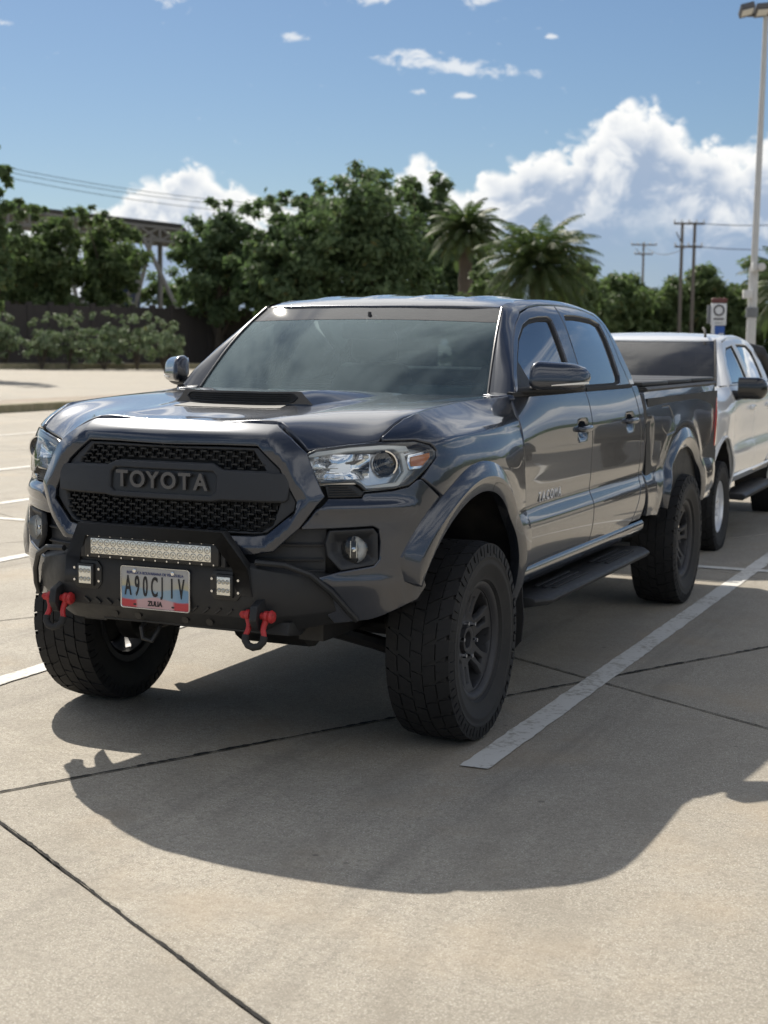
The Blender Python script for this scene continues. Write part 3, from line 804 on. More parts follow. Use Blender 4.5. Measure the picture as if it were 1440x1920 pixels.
mat('projector', (.02, .022, .025), .05, 0, coat=1.0)
both(headlight); both(bumper)

# ---- front fenders
FC = FARCH
fend = [(-.500, 1.066), (-.452, 1.112), (-.415, 1.140), (-.410, 1.162), (-.440, 1.186), (-.520, 1.203), (-.668, 1.203)]
shut = [(-.672, 1.215), (-.625, 1.252), (-.575, 1.276), (-.49, 1.290), (-.34, 1.297), (-.1, 1.309), (.1, 1.317), (.33, 1.326), (.50, 1.330), (.565, 1.334)]
rear_e = [(.528, 1.24), (.522, 1.12), (.552, 1.0), (.592, .88), (.617, .75), (.622, .58)]
farc = [(.50, .58)]+arc(FC, .56, 8, 118, 22)+[(-.365, .983)]
def fender_shape(u, z):
    P = SIDE(u, z); n = SIDE.normal(u, z)
    r = np.hypot(u-FC[0], z-FC[1]); ang = np.arctan2(z-FC[1], u-FC[0])
    k = .008*np.exp(-((r-.66)/.10)**2)*np.clip((1.16-z)/.12, 0, 1)
    cr = .010*np.exp(-((z-(1.19+.04*np.clip(u+.4, 0, 1)))/.022)**2)*np.clip((u+.5)/.15, 0, 1)      # shoulder crease
    dip = -.010*np.exp(-((u-.50)/.16)**2-((z-1.23)/.07)**2)
    return tuple((P+n*(k+cr+dip)[:, None]).T)
both(lambda s: panel('front_fender', FnSurf(fender_shape, 2e-3), fend+shut+rear_e+farc, PK, GREY, step=.017, th=.025, rad=.0045, side=s))

for s in (1, -1):
    m = MB(); rows = []
    for u, z in shut[2:]:
        p, n = sp(u, z, 0); rows.append([(p.x*s+.012*s, p.y, p.z-.022), (p.x*s-.004*s, p.y, p.z-.012), (p.x*s-.03*s, p.y, p.z-.016)])
    m.loft(rows, closed=False); m.build('fender_gutter', GREY, PK, smooth=60)
# ---- flares: profile swept round each arch
def flare(s, c, r, a0, a1, name, S, front):
    prof = [(.118, -.006), (.115, .008), (.108, .013), (.066, .033), (.058, .036), (.050, .035), (.006, .024), (.0, .021), (-.001, .012), (.006, -.02)]
    rings = []; n = 44
    for i in range(n+1):
        a = R(a0+(a1-a0)*i/n); ring = []
        tap = min(1, i/4+.55, (n-i)/4+.55)
        for dr, dx in prof:
            rr = r+dr*tap; y = c[0]+rr*math.cos(a); z = c[1]+rr*math.sin(a)*1.0
            P = S([y], [z])[0]; nx = float(P[0])
            if front and y < -.25:           # follow the nose's plan curve
                pass
            ring.append(((nx+dx)*s, float(P[1]), float(P[2])))
        rings.append(ring)
    m = MB(); m.loft(rings, closed=True)
    return m.build(name, GREY, PK, smooth=26)
both(lambda s: flare(s, FARCH, FARCH[2], 158, -2, 'front_flare', SIDE, True))
both(lambda s: flare(s, RARCH, RARCH[2], 162, 14, 'rear_flare', SIDE, False))

# ---- doors, cab corner, bed
DF = [(.575, 1.333), (.536, 1.24), (.530, 1.12), (.560, 1.0), (.600, .88), (.625, .75), (.632, .62), (.645, .592), (1.585, .592), (1.588, 1.333)]
DR_ = [(1.594, 1.333), (1.592, .592), (2.30, .592), (2.37, .615), (2.455, .72), (2.52, .84), (2.528, .95), (2.52, 1.08), (2.475, 1.22), (2.445, 1.333)]
win1 = [(.66, 1.345), (.75, 1.425), (.861, 1.503), (.98, 1.580), (1.12, 1.642), (1.236, 1.667), (1.357, 1.675), (1.475, 1.674), (1.505, 1.660), (1.470, 1.50), (1.435, 1.345)]
win2 = [(1.718, 1.682), (1.912, 1.686), (2.20, 1.683), (2.318, 1.668), (2.318, 1.60), (2.290, 1.46), (2.283, 1.390), (2.245, 1.352), (2.15, 1.345), (1.572, 1.345), (1.61, 1.48), (1.665, 1.62)]
up1 = [(.626, 1.339), (.685, 1.41), (.880, 1.556), (1.036, 1.643), (1.167, 1.692), (1.30, 1.713), (1.458, 1.722), (1.655, 1.722), (1.645, 1.613), (1.606, 1.468), (1.588, 1.339)]
up2 = [(1.594, 1.339), (1.612, 1.468), (1.651, 1.613), (1.661, 1.722), (1.9, 1.722), (2.15, 1.718), (2.31, 1.708), (2.385, 1.670), (2.40, 1.60), (2.385, 1.47), (2.41, 1.40), (2.445, 1.339)]
def door_shape(u, z):
    P = SIDE(u, z); n = SIDE.normal(u, z)
    hand = np.zeros_like(u)
    for hu, hz in ((1.435, 1.150), (2.295, 1.152)):
        hand -= .022*np.exp(-(((u-hu)/.060)**4+((z-hz)/.034)**4))
    return tuple((P+n*hand[:, None]).T)
DS = FnSurf(door_shape, 2e-3)
def handle(s, parent, u, z):
    m = MB(); rings = []
    for t in np.linspace(0, 1, 13):
        uu = u-.088+.176*t; d = .014+.014*math.sin(math.pi*t)**.5 if 0 < t < 1 else .004
        w = .012+.004*math.sin(math.pi*t)
        p, n = sp(uu, z+.004, d); p.x *= s
        rings.append([(p.x+s*.010*math.cos(a), p.y, p.z+w*math.sin(a)) for a in [2*math.pi*k/10 for k in range(10)]])
    m.loft(rings); m.build('door_handle', GREY, parent, smooth=60)
    m = MB(); p, n = sp(u+.115, z+.002, .006); p.x *= s; m.cyl((p.x-s*.01, p.y, p.z), (p.x+s*.006, p.y, p.z), .016, .014, 16); m.build('door_lock', GREY, parent)
def door(s, name, lo, up, win, hu, hz):
    d = panel(name, DS, lo, PK, GREY, step=.024, th=.03, rad=.004, side=s)
    panel('window_frame', CAB, up, d, GREY, holes=[win], step=.028, th=.03, rad=.004, side=s)
    w_in = inset(win if area2(win) > 0 else win[::-1], .014); wo = inset(win if area2(win) > 0 else win[::-1], -.003)
    panel('window_seal', CAB, wo, d, M_['rubber'], holes=[w_in], step=.03, th=.02, rad=.003, lift=-.008, side=s)
    panel('window', CAB, inset(wo, .006), d, M_['side_glass'], step=.05, th=.004, rad=.001, lift=-.016, side=s)
    # belt moulding
    us = np.linspace(lo[0][0]+.01, lo[-1][0]-.012, 14); us = np.sort(us); m = MB()
    if us[0] > us[-1]: us = us[::-1]
    m.loft([[((float(SIDE([u], [1.33])[0][0])+a)*s, u, 1.334+b) for a, b in ((-.02, -.008), (.007, -.008), (.008, 0), (.004, .010), (-.02, .012))] for u in us])
    m.build('belt_moulding', M_['rubber'], d, smooth=50)
    handle(s, d, hu, hz)
    return d
for s in (1, -1):
    dfo = door(s, 'front_door', DF, up1, win1, 1.435, 1.150)
    dro = door(s, 'rear_door', DR_, up2, win2, 2.295, 1.152)
    # black sail behind the mirror
    panel('mirror_sail', CAB, [(.665, 1.346), (.75, 1.428), (.84, 1.490), (.86, 1.42), (.885, 1.346)], dfo, BLK, step=.03, th=.02, rad=.004, lift=-.006, side=s)
# model name in raised letters on the front doors
def model_letters():
    for s in (1, -1):
        us = np.linspace(.80, 1.10, 6)
        for ch, u in zip('TACOMA', us if s > 0 else us[::-1]):
            p, n = sp(u, .884, .002); p.x *= s
            X = Vector((0, 1, 0)) if s > 0 else Vector((0, -1, 0)); Z = Vector((s, 0, 0)); Y = Vector((0, 0, 1))
            mx = Matrix((X, Y, Z)).transposed().to_4x4(); mx.translation = p
            text_obj(ch, 'model_letter', .060, M_['letter_metal'], PK, mx, extrude=.002, sx=1.0, bold=.001)
model_letters()
for s in (1, -1):
    panel('cab_corner', SIDE, [(2.453, 1.333), (2.483, 1.22), (2.528, 1.08), (2.536, .95), (2.53, .84), (2.46, .715), (2.38, .612), (2.56, .612), (2.60, .70), (2.605, 1.0), (2.585, 1.2), (2.553, 1.333)], PK, GREY, step=.03, th=.03, rad=.004, side=s)
    panel('cab_pillar', CAB, [(2.453, 1.339), (2.418, 1.40), (2.393, 1.47), (2.408, 1.60), (2.393, 1.674), (2.315, 1.714), (2.15, 1.724), (1.9, 1.728), (1.658, 1.728), (1.458, 1.729), (1.30, 1.720), (1.168, 1.700), (1.17, 1.738), (1.28, 1.757), (1.6, 1.758), (2.0, 1.757), (2.25, 1.752), (2.40, 1.735), (2.455, 1.68), (2.48, 1.60), (2.505, 1.47), (2.555, 1.339)], PK, GREY, step=.028, th=.03, rad=.004, side=s)
    # a-pillar: strip from windscreen edge to door line
    rows = []
    dl = [(.620, 1.333), (.678, 1.41), (.872, 1.555), (1.028, 1.643), (1.16, 1.694), (1.20, 1.742)]
    dy_ = [q[0] for q in dl]; dz_ = [q[1] for q in dl]; tt = np.linspace(0, 1, len(dl))
    for t in np.linspace(0, 1, 17):
        b = CAB([np.interp(t, tt, dy_)], [np.interp(t, tt, dz_)])[0]
        a = WS([.712-.108*t], [t])[0]+np.array([0, 0, .002])
        c0 = np.array([b[0]-.006, a[1]+.2*(b[1]-a[1])-.012, (a[2]+b[2])/2+.008])
        row = []
        for q in np.linspace(0, 1, 9):
            p = a*(1-q)**2+c0*2*q*(1-q)+b*q*q; row.append((float(p[0])*s, float(p[1]), float(p[2])))
        rows.append(row)
    m = MB(); m.loft(rows, closed=False); m.build('windscreen_pillar', GREY, PK, smooth=70)
    m = MB(); m.tube([(lambda p: (float(p[0])*s, float(p[1])-.003, float(p[2])+.004))(WS([.708-.106*t], [t])[0]) for t in np.linspace(0.02, 1, 14)], .004, 6); m.build('windscreen_trim', M_['badge_grey'], PK)
    # cowl corner
    m = MB(); m.loft([[(.70*s, .55, 1.318), (.79*s, .52, 1.312), (.838*s, .58, 1.318), (.74*s, .66, 1.33)], [(.70*s, .55, 1.335), (.78*s, .53, 1.331), (.822*s, .585, 1.336), (.74*s, .66, 1.352)]]); m.build('cowl_corner', GREY, PK, bevel=.004)

# ---- roof and windscreen
rl = [(.0, .990), (.25, .999), (.45, 1.018), (.585, 1.048), (.598, 1.14), (.602, 1.6), (.60, 2.1), (.59, 2.36), (.52, 2.47), (.25, 2.50), (0, 2.505)]
def roof_shape(u, v):
    P = ROOF(u, v); r = np.zeros_like(u)
    for x0 in (-.38, -.13, .13, .38):
        r += .006*np.exp(-((u-x0)/.035)**2)*np.clip((v-1.12)/.15, 0, 1)*np.clip((2.4-v)/.2, 0, 1)
    return P[:, 0], P[:, 1], P[:, 2]+r
panel('roof', FnSurf(roof_shape, 2e-3), rl+[(-x, y) for x, y in rl[-2:0:-1]], PK, GREY, step=.035, th=.014, rad=.005)
wl = [(-.705, .0), (-.4, .0), (0, .0), (.4, .0), (.705, .0), (.655, .5), (.600, 1.0), (.3, 1.0), (0, 1.0), (-.3, 1.0), (-.600, 1.0), (-.655, .5)]
ws = link('windscreen', None, PK)
WSD = FnSurf(lambda u, v: tuple(WS(u, v/.55).T), 2e-3)
def wsc(l): return [(x, v*.55) for x, v in l]
panel('windscreen_glass', WSD, wsc([(-.705, .0), (-.4, .0), (0, .0), (.4, .0), (.705, .0), (.672, .33), (.625, .775), (.3, .79), (0, .795), (-.3, .79), (-.625, .775), (-.672, .33)]), ws, M_['windscreen_glass'], step=.06, th=.005, rad=.001)
panel('shade_band', WSD, wsc([(-.624, .779), (-.3, .794), (0, .799), (.3, .794), (.624, .779), (.600, 1.0), (.3, 1.0), (0, 1.0), (-.3, 1.0), (-.600, 1.0)]), ws, M_['shade_glass'], step=.06, th=.005, rad=.001)
panel('windscreen_frit', WSD, wsc(inset(wl, -.012)), ws, M_['rubber'], holes=[wsc(inset(wl, .014))], step=.05, th=.012, rad=.002, lift=-.004)
for s in (-1, 1):
    m = MB(); b0 = Vector(WS([.08+.28*s], [.0])[0])+Vector((0, -.03, -.004)); tip = Vector(WS([.08+.28*s-.42], [.0])[0])+Vector((0, -.03, -.004))
    m.tube([b0, (b0+tip)/2+Vector((0, -.01, -.002)), tip], [.009, .007, .005], 6); m.tube([Vector(WS([x], [.0])[0])+Vector((0, -.012, .001)) for k, x in enumerate(np.linspace(.08+.28*s-.60, .08+.28*s-.10, 5))], .006, 6)
    m.build('wiper', M_['rubber'], PK)
m = MB(); m.loft([[(x, y-.07+dy, 1.318+dz) for dy, dz in ((0, -.02), (0, .004), (.12, .012), (.12, -.02))] for x, y in [(x, .47+.24*x*x) for x in np.linspace(-.70, .70, 15)]]); m.build('cowl', BLK, PK)
m = MB(); m.cyl((.70, .52, 1.335), (.715, .56, 1.40), .006, .004, 8); 
# ---- mirrors
def mirror(s):
    e = link('door_mirror', None, PK)
    rings = []
    for t in np.linspace(0, 1, 17):
        x = .868+.196*t
        k = math.sqrt(max(.03, 1-(max(0, t-.60)/.41)**2))*(1-.25*max(0, (.08-t)/.08))
        ry = .082*k; top = (.066-.012*t)*k; bot = (.062-.004*t)*k; cy = .725+.180*t; cz = 1.414-.004*t
        ring = []
        for q in range(28):
            a = 2*math.pi*q/28; ca, sa = math.cos(a), math.sin(a)
            px = math.copysign(abs(ca)**.66, ca); pz = math.copysign(abs(sa)**.66, sa)
            ring.append((x*s, cy+ry*px*(1.0 if px < 0 else .55)+.012*pz*(px < 0), cz+(top if pz > 0 else bot)*pz))
        rings.append(ring)
    m = MB(); m.loft(rings); m.build('mirror_cap', GREY, e, smooth=60)
    rings = []
    for t in np.linspace(0, 1, 11):
        x = .800+.245*t; h = (.019+.006*math.sin(math.pi*t))*math.sqrt(max(.08, 1-(max(0, t-.75)/.27)**2)); w = (.050+.020*math.sin(math.pi*t))*math.sqrt(max(.08, 1-(max(0, t-.7)/.32)**2))
        rings.append([(x*s, .715+.170*t+w*math.cos(a), 1.345+.020*t+h*math.sin(a)) for a in [2*math.pi*q/14 for q in range(14)]])
    m = MB(); m.loft(rings); m.build('mirror_base', BLK, e, smooth=60)
    m = MB(); rg = []
    for t in np.linspace(.42, .985, 10):
        x = .868+.197*t; k = math.sqrt(max(.03, 1-(max(0, t-.60)/.41)**2)); y = .725+.18*t-.082*k-.004; z0 = 1.372+.012*(t-.4); hh = .004+.010*(t-.4)
        rg.append([(x*s, y, z0), (x*s, y-.001, z0+hh), (x*s, y+.03, z0+hh), (x*s, y+.03, z0)])
    m.loft(rg); m.build('indicator', M_['lamp_silver'], e, smooth=60)
    m = MB(); m.prism(round_poly([(.885, 1.378), (1.035, 1.382), (1.040, 1.452), (.885, 1.470)], .022), lambda a, b: (a*s, .775+.92*(a-.868), b), lambda a, b: (a*s, .779+.92*(a-.868), b)); m.build('mirror_glass', M_['chrome'], e, smooth=0)
both(mirror)

# ---- cargo bed
bo = [(2.640, 1.300), (2.655, 1.15), (2.652, .95), (2.640, .80), (2.665, .72), (2.70, .612), (2.90, .600)]+arc(RARCH, .55, 166, 12, 26)+[(4.20, .60), (4.46, .62), (4.52, .70), (4.565, .74), (4.565, 1.0), (4.545, 1.302)]
fuel = round_poly([(2.99, 1.205), (3.175, 1.205), (3.275, 1.125), (3.275, 1.055), (3.11, 1.040), (2.99, 1.085)], .03)
def bed_shape(u, z):
    P = SIDE(u, z); n = SIDE.normal(u, z)
    step_ = -.009*(1/(1+np.exp((u-2.775)/.010)))*np.clip((1.16-z)/.03, 0, 1)*np.clip((z-.83)/.03, 0, 1)     # recessed flat at the front of the bed
    r = np.hypot(u-RARCH[0], z-RARCH[1]); k = .010*np.exp(-((r-.63)/.06)**2)
    edge = 0*z
    return tuple((P+n*(step_+k+edge)[:, None]).T)
BS = FnSurf(bed_shape, 2e-3)
for s in (1, -1):
    b = panel('bed_side', BS, bo, PK, GREY, holes=[fuel] if s > 0 else [], step=.026, th=.03, rad=.0045, side=s)
    if s > 0: panel('fuel_door', BS, inset(fuel if area2(fuel) > 0 else fuel[::-1], .003), b, GREY, step=.03, th=.02, rad=.004, lift=-.001)
    m = MB(); m.loft([[((.884+a)*s-(.0 if y < 4.3 else .012*s), y, z) for a, z in ((-.075, 1.296), (-.006, 1.300), (.002, 1.310), (-.012, 1.322), (-.075, 1.322))] for y in np.linspace(2.645, 4.54, 6)]); m.build('bed_rail_cap', BLK, b)
    # tail lamp
    panel('tail_lamp', SIDE, [(4.47, .90), (4.575, .90), (4.60, .95), (4.60, 1.19), (4.575, 1.23), (4.50, 1.23)], PK, M_['red_lens'], step=.03, th=.04, rad=.006, lift=.014, side=s)
    m = MB(); m.box((.85*s, 3.6, .96), (.06, 1.86, .60)); m.build('bed_inner_wall', M_['under_black'], b)
tg = MB(); tg.box((0, 4.595, 1.01), (1.60, .07, .58)); tgo = tg.build('tailgate', GREY, PK, bevel=.015)
m = MB(); m.box((0, 4.634, 1.18), (.26, .01, .10)); m.build('tailgate_handle', BLK, tgo, bevel=.004)
m = MB(); m.box((0, 3.6, .70), (1.70, 1.9, .05)); m.box((0, 2.68, .98), (1.66, .04, .56)); m.build('bed_floor', M_['under_black'], PK)
tc = MB()
for k, (y0, y1) in enumerate(((2.66, 3.28), (3.285, 3.90), (3.905, 4.55))):
    q = MB(); q.box((0, (y0+y1)/2, 1.336), (1.70, y1-y0-.006, .026)); q.build('tonneau_panel', BLK, PK, bevel=.008)
m = MB(); m.box((0, 4.66, .62), (1.62, .16, .16)); m.box((0, 4.72, .68), (1.5, .06, .03)); m.build('rear_bumper', M_['chrome'], PK, bevel=.03, seg=3)
# cab back wall with window
m = MB(); m.loft([[(-.84, 2.585, .62), (.84, 2.585, .62), (.84, 2.60, .62), (-.84, 2.60, .62)], [(-.83, 2.57, 1.33), (.83, 2.57, 1.33), (.83, 2.585, 1.33), (-.83, 2.585, 1.33)]]); m.build('cab_back', GREY, PK)
m = MB(); m.add([(-.82, 2.553, 1.335), (.82, 2.553, 1.335), (.60, 2.475, 1.725), (-.60, 2.475, 1.725)], [(0, 1, 2, 3)]); m.build('rear_window', M_['side_glass'], PK)

# ---- sills, running boards, flaps, liners, underbody
for s in (1, -1):
    m = MB(); m.loft([[((.892+a)*s, y, z) for a, z in ((-.012, .600), (.000, .585), (-.006, .555), (-.03, .52), (-.10, .50), (-.12, .60))] for y in (.56, .9, 1.6, 2.2, 2.62)]); m.build('sill', GREY, PK, smooth=50)
    rb = link('running_board', None, PK)
    prof = [(.745, .470), (.955, .476), (.986, .470), (.994, .459), (.978, .438), (.93, .430), (.745, .438)]
    rg = []
    for y, sc_ in ((.58, .80), (.66, 1), (1.5, 1), (2.36, 1), (2.46, .80)):
        rg.append([((.745+(x-.745)*sc_)*s, y, z-.0) for x, z in prof])
    m = MB(); m.loft(rg); m.build('board', BLK, rb, smooth=30, bevel=.003)
    for y0 in (.86, 1.72):
        for k in range(3):
            m = MB(); m.box(((.845+k*.042)*s, y0+.27, .4785), (.020, .50, .007)); m.build('grip_pad', M_['rubber'], rb, bevel=.002)
    for y in (.80, 1.55, 2.25):
        m = MB(); m.tube([(.60*s, y, .50), (.70*s, y, .47), (.80*s, y, .44)], .022, 8); m.build('board_bracket', M_['under_black'], rb)
    m = MB(); m.prism([(.64, .62), (.90, .62), (.915, .40), (.905, .30), (.87, .255), (.66, .255)], lambda a, b: (a*s, .505+.04*(.62-b), b), lambda a, b: (a*s, .513+.04*(.62-b), b)); m.build('mud_flap', M_['rubber'], PK, smooth=0)
    m = MB(); m.prism([(.64, .60), (.88, .60), (.895, .40), (.87, .30), (.66, .30)], lambda a, b: (a*s, 4.05, b), lambda a, b: (a*s, 4.058, b)); m.build('mud_flap', M_['rubber'], PK, smooth=0)
    for c, r in ((FARCH, .545), (RARCH, .535)):
        m = MB(); rows = []
        for a in np.linspace(4, 168, 22):
            y = c[0]+r*math.cos(R(a)); z = c[1]+r*math.sin(R(a))
            k = 1.0 if c is RARCH or y > -.30 else 1-(-.30-y)*.45
            rows.append([(x*s, y, z) for x in (.52, .70, .885*k)])
        m.loft(rows, closed=False); m.build('wheel_liner', M_['black_liner'], PK, smooth=60)
        m = MB(); m.prism([(c[0]+(r+.01)*math.cos(R(a)), c[1]+(r+.01)*math.sin(R(a))) for a in np.linspace(0, 180, 24)], lambda a, b: (.515*s, a, b), lambda a, b: (.50*s, a, b)); m.build('wheel_well_wall', M_['black_liner'], PK, smooth=0)
m = MB()
for s in (1, -1): m.box((.47*s, 1.9, .53), (.10, 5.0, .14))
for y in (.35, 1.2, 2.1, 3.0, 4.2): m.box((0, y, .52), (.94, .08, .09))
m.build('chassis_frame', M_['under_black'], PK)
m = MB(); m.box((0, 1.55, .60), (1.60, 2.10, .05)); m.box((0, -.15, .70), (.95, .95, .35)); m.build('floor_pan', M_['under_black'], PK)
m = MB(); m.cyl((-.70, WB, TR), (.70, WB, TR), .045, n=12); m.cyl((-.14, WB, TR), (.14, WB, TR), .15, n=16); m.cyl((0, .5, .5), (0, WB-.1, .42), .04, n=10); m.build('rear_axle', M_['under_black'], PK)
m = MB(); m.cyl((-.66, .02, TR+.02), (.66, .02, TR+.02), .032, n=10); m.cyl((-.16, .05, TR+.03), (.16, .05, TR+.03), .13, n=14)
for s in (1, -1):
    m.tube([(.30*s, -.22, .44), (.50*s, -.10, .37), (.68*s, 0, .30)], .030, 8); m.tube([(.30*s, .25, .44), (.5*s, .12, .37), (.68*s, 0, .30)], .030, 8)
    m.tube([(.56*s, .02, .34), (.52*s, .03, .62), (.50*s, .04, .92)], .055, 10); m.tube([(.36*s, 0, .72), (.55*s, 0, .66), (.68*s, 0, .62)], .025, 8)
    m.cyl((.62*s, 0, TR), (.70*s, 0, TR), .13, n=18)
m.build('front_suspension', M_['under_black'], PK)
m = MB(); m.loft([[(-.42, -.72, .53), (.42, -.72, .53), (.42, -.72, .56), (-.42, -.72, .56)], [(-.40, -.10, .40), (.40, -.10, .40), (.40, -.10, .43), (-.40, -.10, .43)], [(-.38, .4, .40), (.38, .4, .40), (.38, .4, .43), (-.38, .4, .43)]]); m.build('skid_plate', M_['silver_dull'] if 'silver_dull' in M_ else M_['under_black'], PK)
m = MB(); m.tube([(.55, 2.7, .50), (.62, 3.2, .62), (.62, 3.9, .60), (.60, 4.5, .50)], .035, 10); m.build('exhaust_pipe', M_['silver'], PK)
# ================================================================ wheels
def make_tyre(parent, RT, RB, W_, tread_rows=5, blocks=62, seed=1):
    """lathed carcass with bulged sidewalls, raised ribs and separate tread blocks; axis X, outer face at +X"""
    h = W_/2; base = RT-.007
    prof = [(-h*.72, RB-.002), (-h*.80, RB+.010), (-h*.93, RB+.035), (-h*1.0, (RB+RT)/2+.005), (-h*.985, RT-.050), (-h*.93, RT-.026), (-h*.86, base-.002), (-h*.5, base), (0, base+.001),
            (h*.5, base), (h*.86, base-.002), (h*.93, RT-.026), (h*.985, RT-.050), (h*.99, RT-.056), (h*1.012, RT-.058), (h*1.012, RT-.064), (h*1.0, RT-.067), (h*1.0, (RB+RT)/2+.005), (h*1.008, (RB+RT)/2-.004), (h*1.008, (RB+RT)/2-.010), (h*.985, (RB+RT)/2-.016), (h*.93, RB+.035), (h*.90, RB+.028), (h*.88, RB+.012), (h*.80, RB+.006), (h*.72, RB-.004)]
    m = MB(); m.lathe(prof, 72); t = m.build('tyre', M_['tyre_side'], parent, smooth=40)
    rnd = random.Random(seed); m = MB()
    def blk(x0, x1, a0, a1, r0, r1, sk=0, taper=.0):
        P = []
        for r in (r0, r1):
            for x, a in ((x0, a0), (x1, a0+sk), (x1, a1+sk), (x0, a1)):
                rr = r-(.010*max(0, (abs(x)/h-.70)/.3)**2)
                P.append((x, rr*math.cos(a), rr*math.sin(a)))
        m.add(P, [(3, 2, 1, 0), (4, 5, 6, 7), (0, 1, 5, 4), (1, 2, 6, 5), (2, 3, 7, 6), (3, 0, 4, 7)])
    da = 2*math.pi/blocks
    cols = [(-.97, -.60), (-.56, -.20), (-.165, .165), (.20, .56), (.60, .97)]
    for ci, (c0, c1) in enumerate(cols):
        for k in range(blocks):
            a = da*(k+.5*(ci % 2)); w = da*(.91 if ci in (0, 4) else .945)
            sk = (.75 if ci < 2 else -.75 if ci > 2 else .35)*da*(1 if k % 2 else .35)
            blk(c0*h, c1*h, a, a+w, base-.006, RT, sk)
    for sgn in (-1, 1):      # shoulder lugs run down the sidewall
        for k in range(blocks):
            a = da*(k+.5*0); w = da*(.62 if k % 2 else .78); L = .030 if k % 2 else .044
            P = []
            for r, x in ((RT-.008, .955), (RT-.016, .985), (RT-.016-L, 1.012), (RT-.016-L, .96), (RT-.03, .90), (RT-.012, .90)):
                for q in (a, a+w): P.append((sgn*h*x, r*math.cos(q), r*math.sin(q)))
            F = [(0, 1, 3, 2), (2, 3, 5, 4), (4, 5, 7, 6), (0, 2, 4, 6, 8, 10), (11, 9, 7, 5, 3, 1)]
            m.add(P, F)
    m.build('tread', M_['tyre_rubber'], t, smooth=25, kind='stuff')
    return t

def rim_panel(parent, name, mtl, outer_r, holes, depth, th):
    S = FnSurf(lambda u, v: (depth(np.hypot(u, v)), u, v), 1e-3)
    out = [(outer_r*math.cos(2*math.pi*k/72), outer_r*math.sin(2*math.pi*k/72)) for k in range(72)]
    return panel(name, S, out, parent, mtl, holes=holes, step=.014, th=th, rad=.003, bstep=.010)

def polar(pts): return [(r*math.cos(R(a)), r*math.sin(R(a))) for r, a in pts]

def wheel_black():
    w = thing('wheel', '', '', (0, 0, 0)); 
    for k in ('label', 'category'): del w[k]
    RB = .230
    make_tyre(w, TR, RB, .262)
    rim = link('rim', None, w)
    # barrel and lip
    m = MB(); m.lathe([(-.100, .205), (-.105, RB), (-.098, RB+.004), (-.090, .206), (.0, .195), (.085, .204), (.096, RB+.003), (.102, RB+.004), (.104, RB-.002), (.098, .212), (.080, .203), (.06, .199), (-.09, .190)], 60); m.build('barrel', M_['rim_black'], rim, smooth=50)
    def depth(r): return .050+.030*np.clip((r-.06)/.14, 0, 1)**1.4-.020*np.exp(-(r/.055)**4)
    holes = []
    for k in range(6):
        a = 60*k
        holes.append(round_poly(polar([(.108, a-5.4), (.108, a+5.4), (.170, a+5.0), (.170, a-5.0)]), .006))
        b = a+30
        holes.append(round_poly(polar([(.098, b-9), (.098, b+9), (.150, b+17), (.196, b+16), (.202, b), (.196, b-16), (.150, b-17)]), .010))
    rim_panel(rim, 'spokes', M_['rim_black'], .217, holes, depth, .028)
    m = MB(); m.lathe([(.035, .0005), (.035, .030), (.058, .034), (.062, .045), (.060, .052), (.03, .056)], 32); m.build('hub_cap', M_['rim_black'], rim, smooth=40)
    for k in range(6):
        a = R(60*k+30); c = Vector((0, .072*math.cos(a), .072*math.sin(a)))
        m = MB(); m.cyl(c+Vector((.045, 0, 0)), c+Vector((.072, 0, 0)), .0105, .0085, 6); m.build('lug_nut', M_['chrome'], rim)
    m = MB(); m.lathe([(.0, .03), (.012, .03), (.012, .155), (.0, .155)], 36); m.build('brake_disc', M_['under_black'], rim)
    return w
WHB = wheel_black()
def put_wheel(proto, x, y, z, s, first=False, steer=0):
    w = proto if first else copy_tree(proto, None)
    w.parent = None
    return w
def place_wheels(proto, root, spots):
    kids = {}
    def collect(o):
        kids[o.name] = children(o)
        for c in kids[o.name]: collect(c)
    collect(proto)
    for i, (x, y, z, rz, spin) in enumerate(spots):
        w = proto if i == 0 else copy_tree(proto, None, kids)
        w.parent = root; w.location = (x, y, z)
        w.rotation_euler = (spin, 0, rz) if False else (0, 0, 0)
        w.rotation_mode = 'QUATERNION'
        w.rotation_quaternion = Quaternion((0, 0, 1), rz) @ Quaternion((1, 0, 0), spin)
        if 'label' in w: pass
place_wheels(WHB, PK, [(TX, 0, TR, R(0), .35), (-TX, 0, TR, math.pi, .9), (TX, WB, TR, 0, 1.15), (-TX, WB, TR, math.pi, .2)])
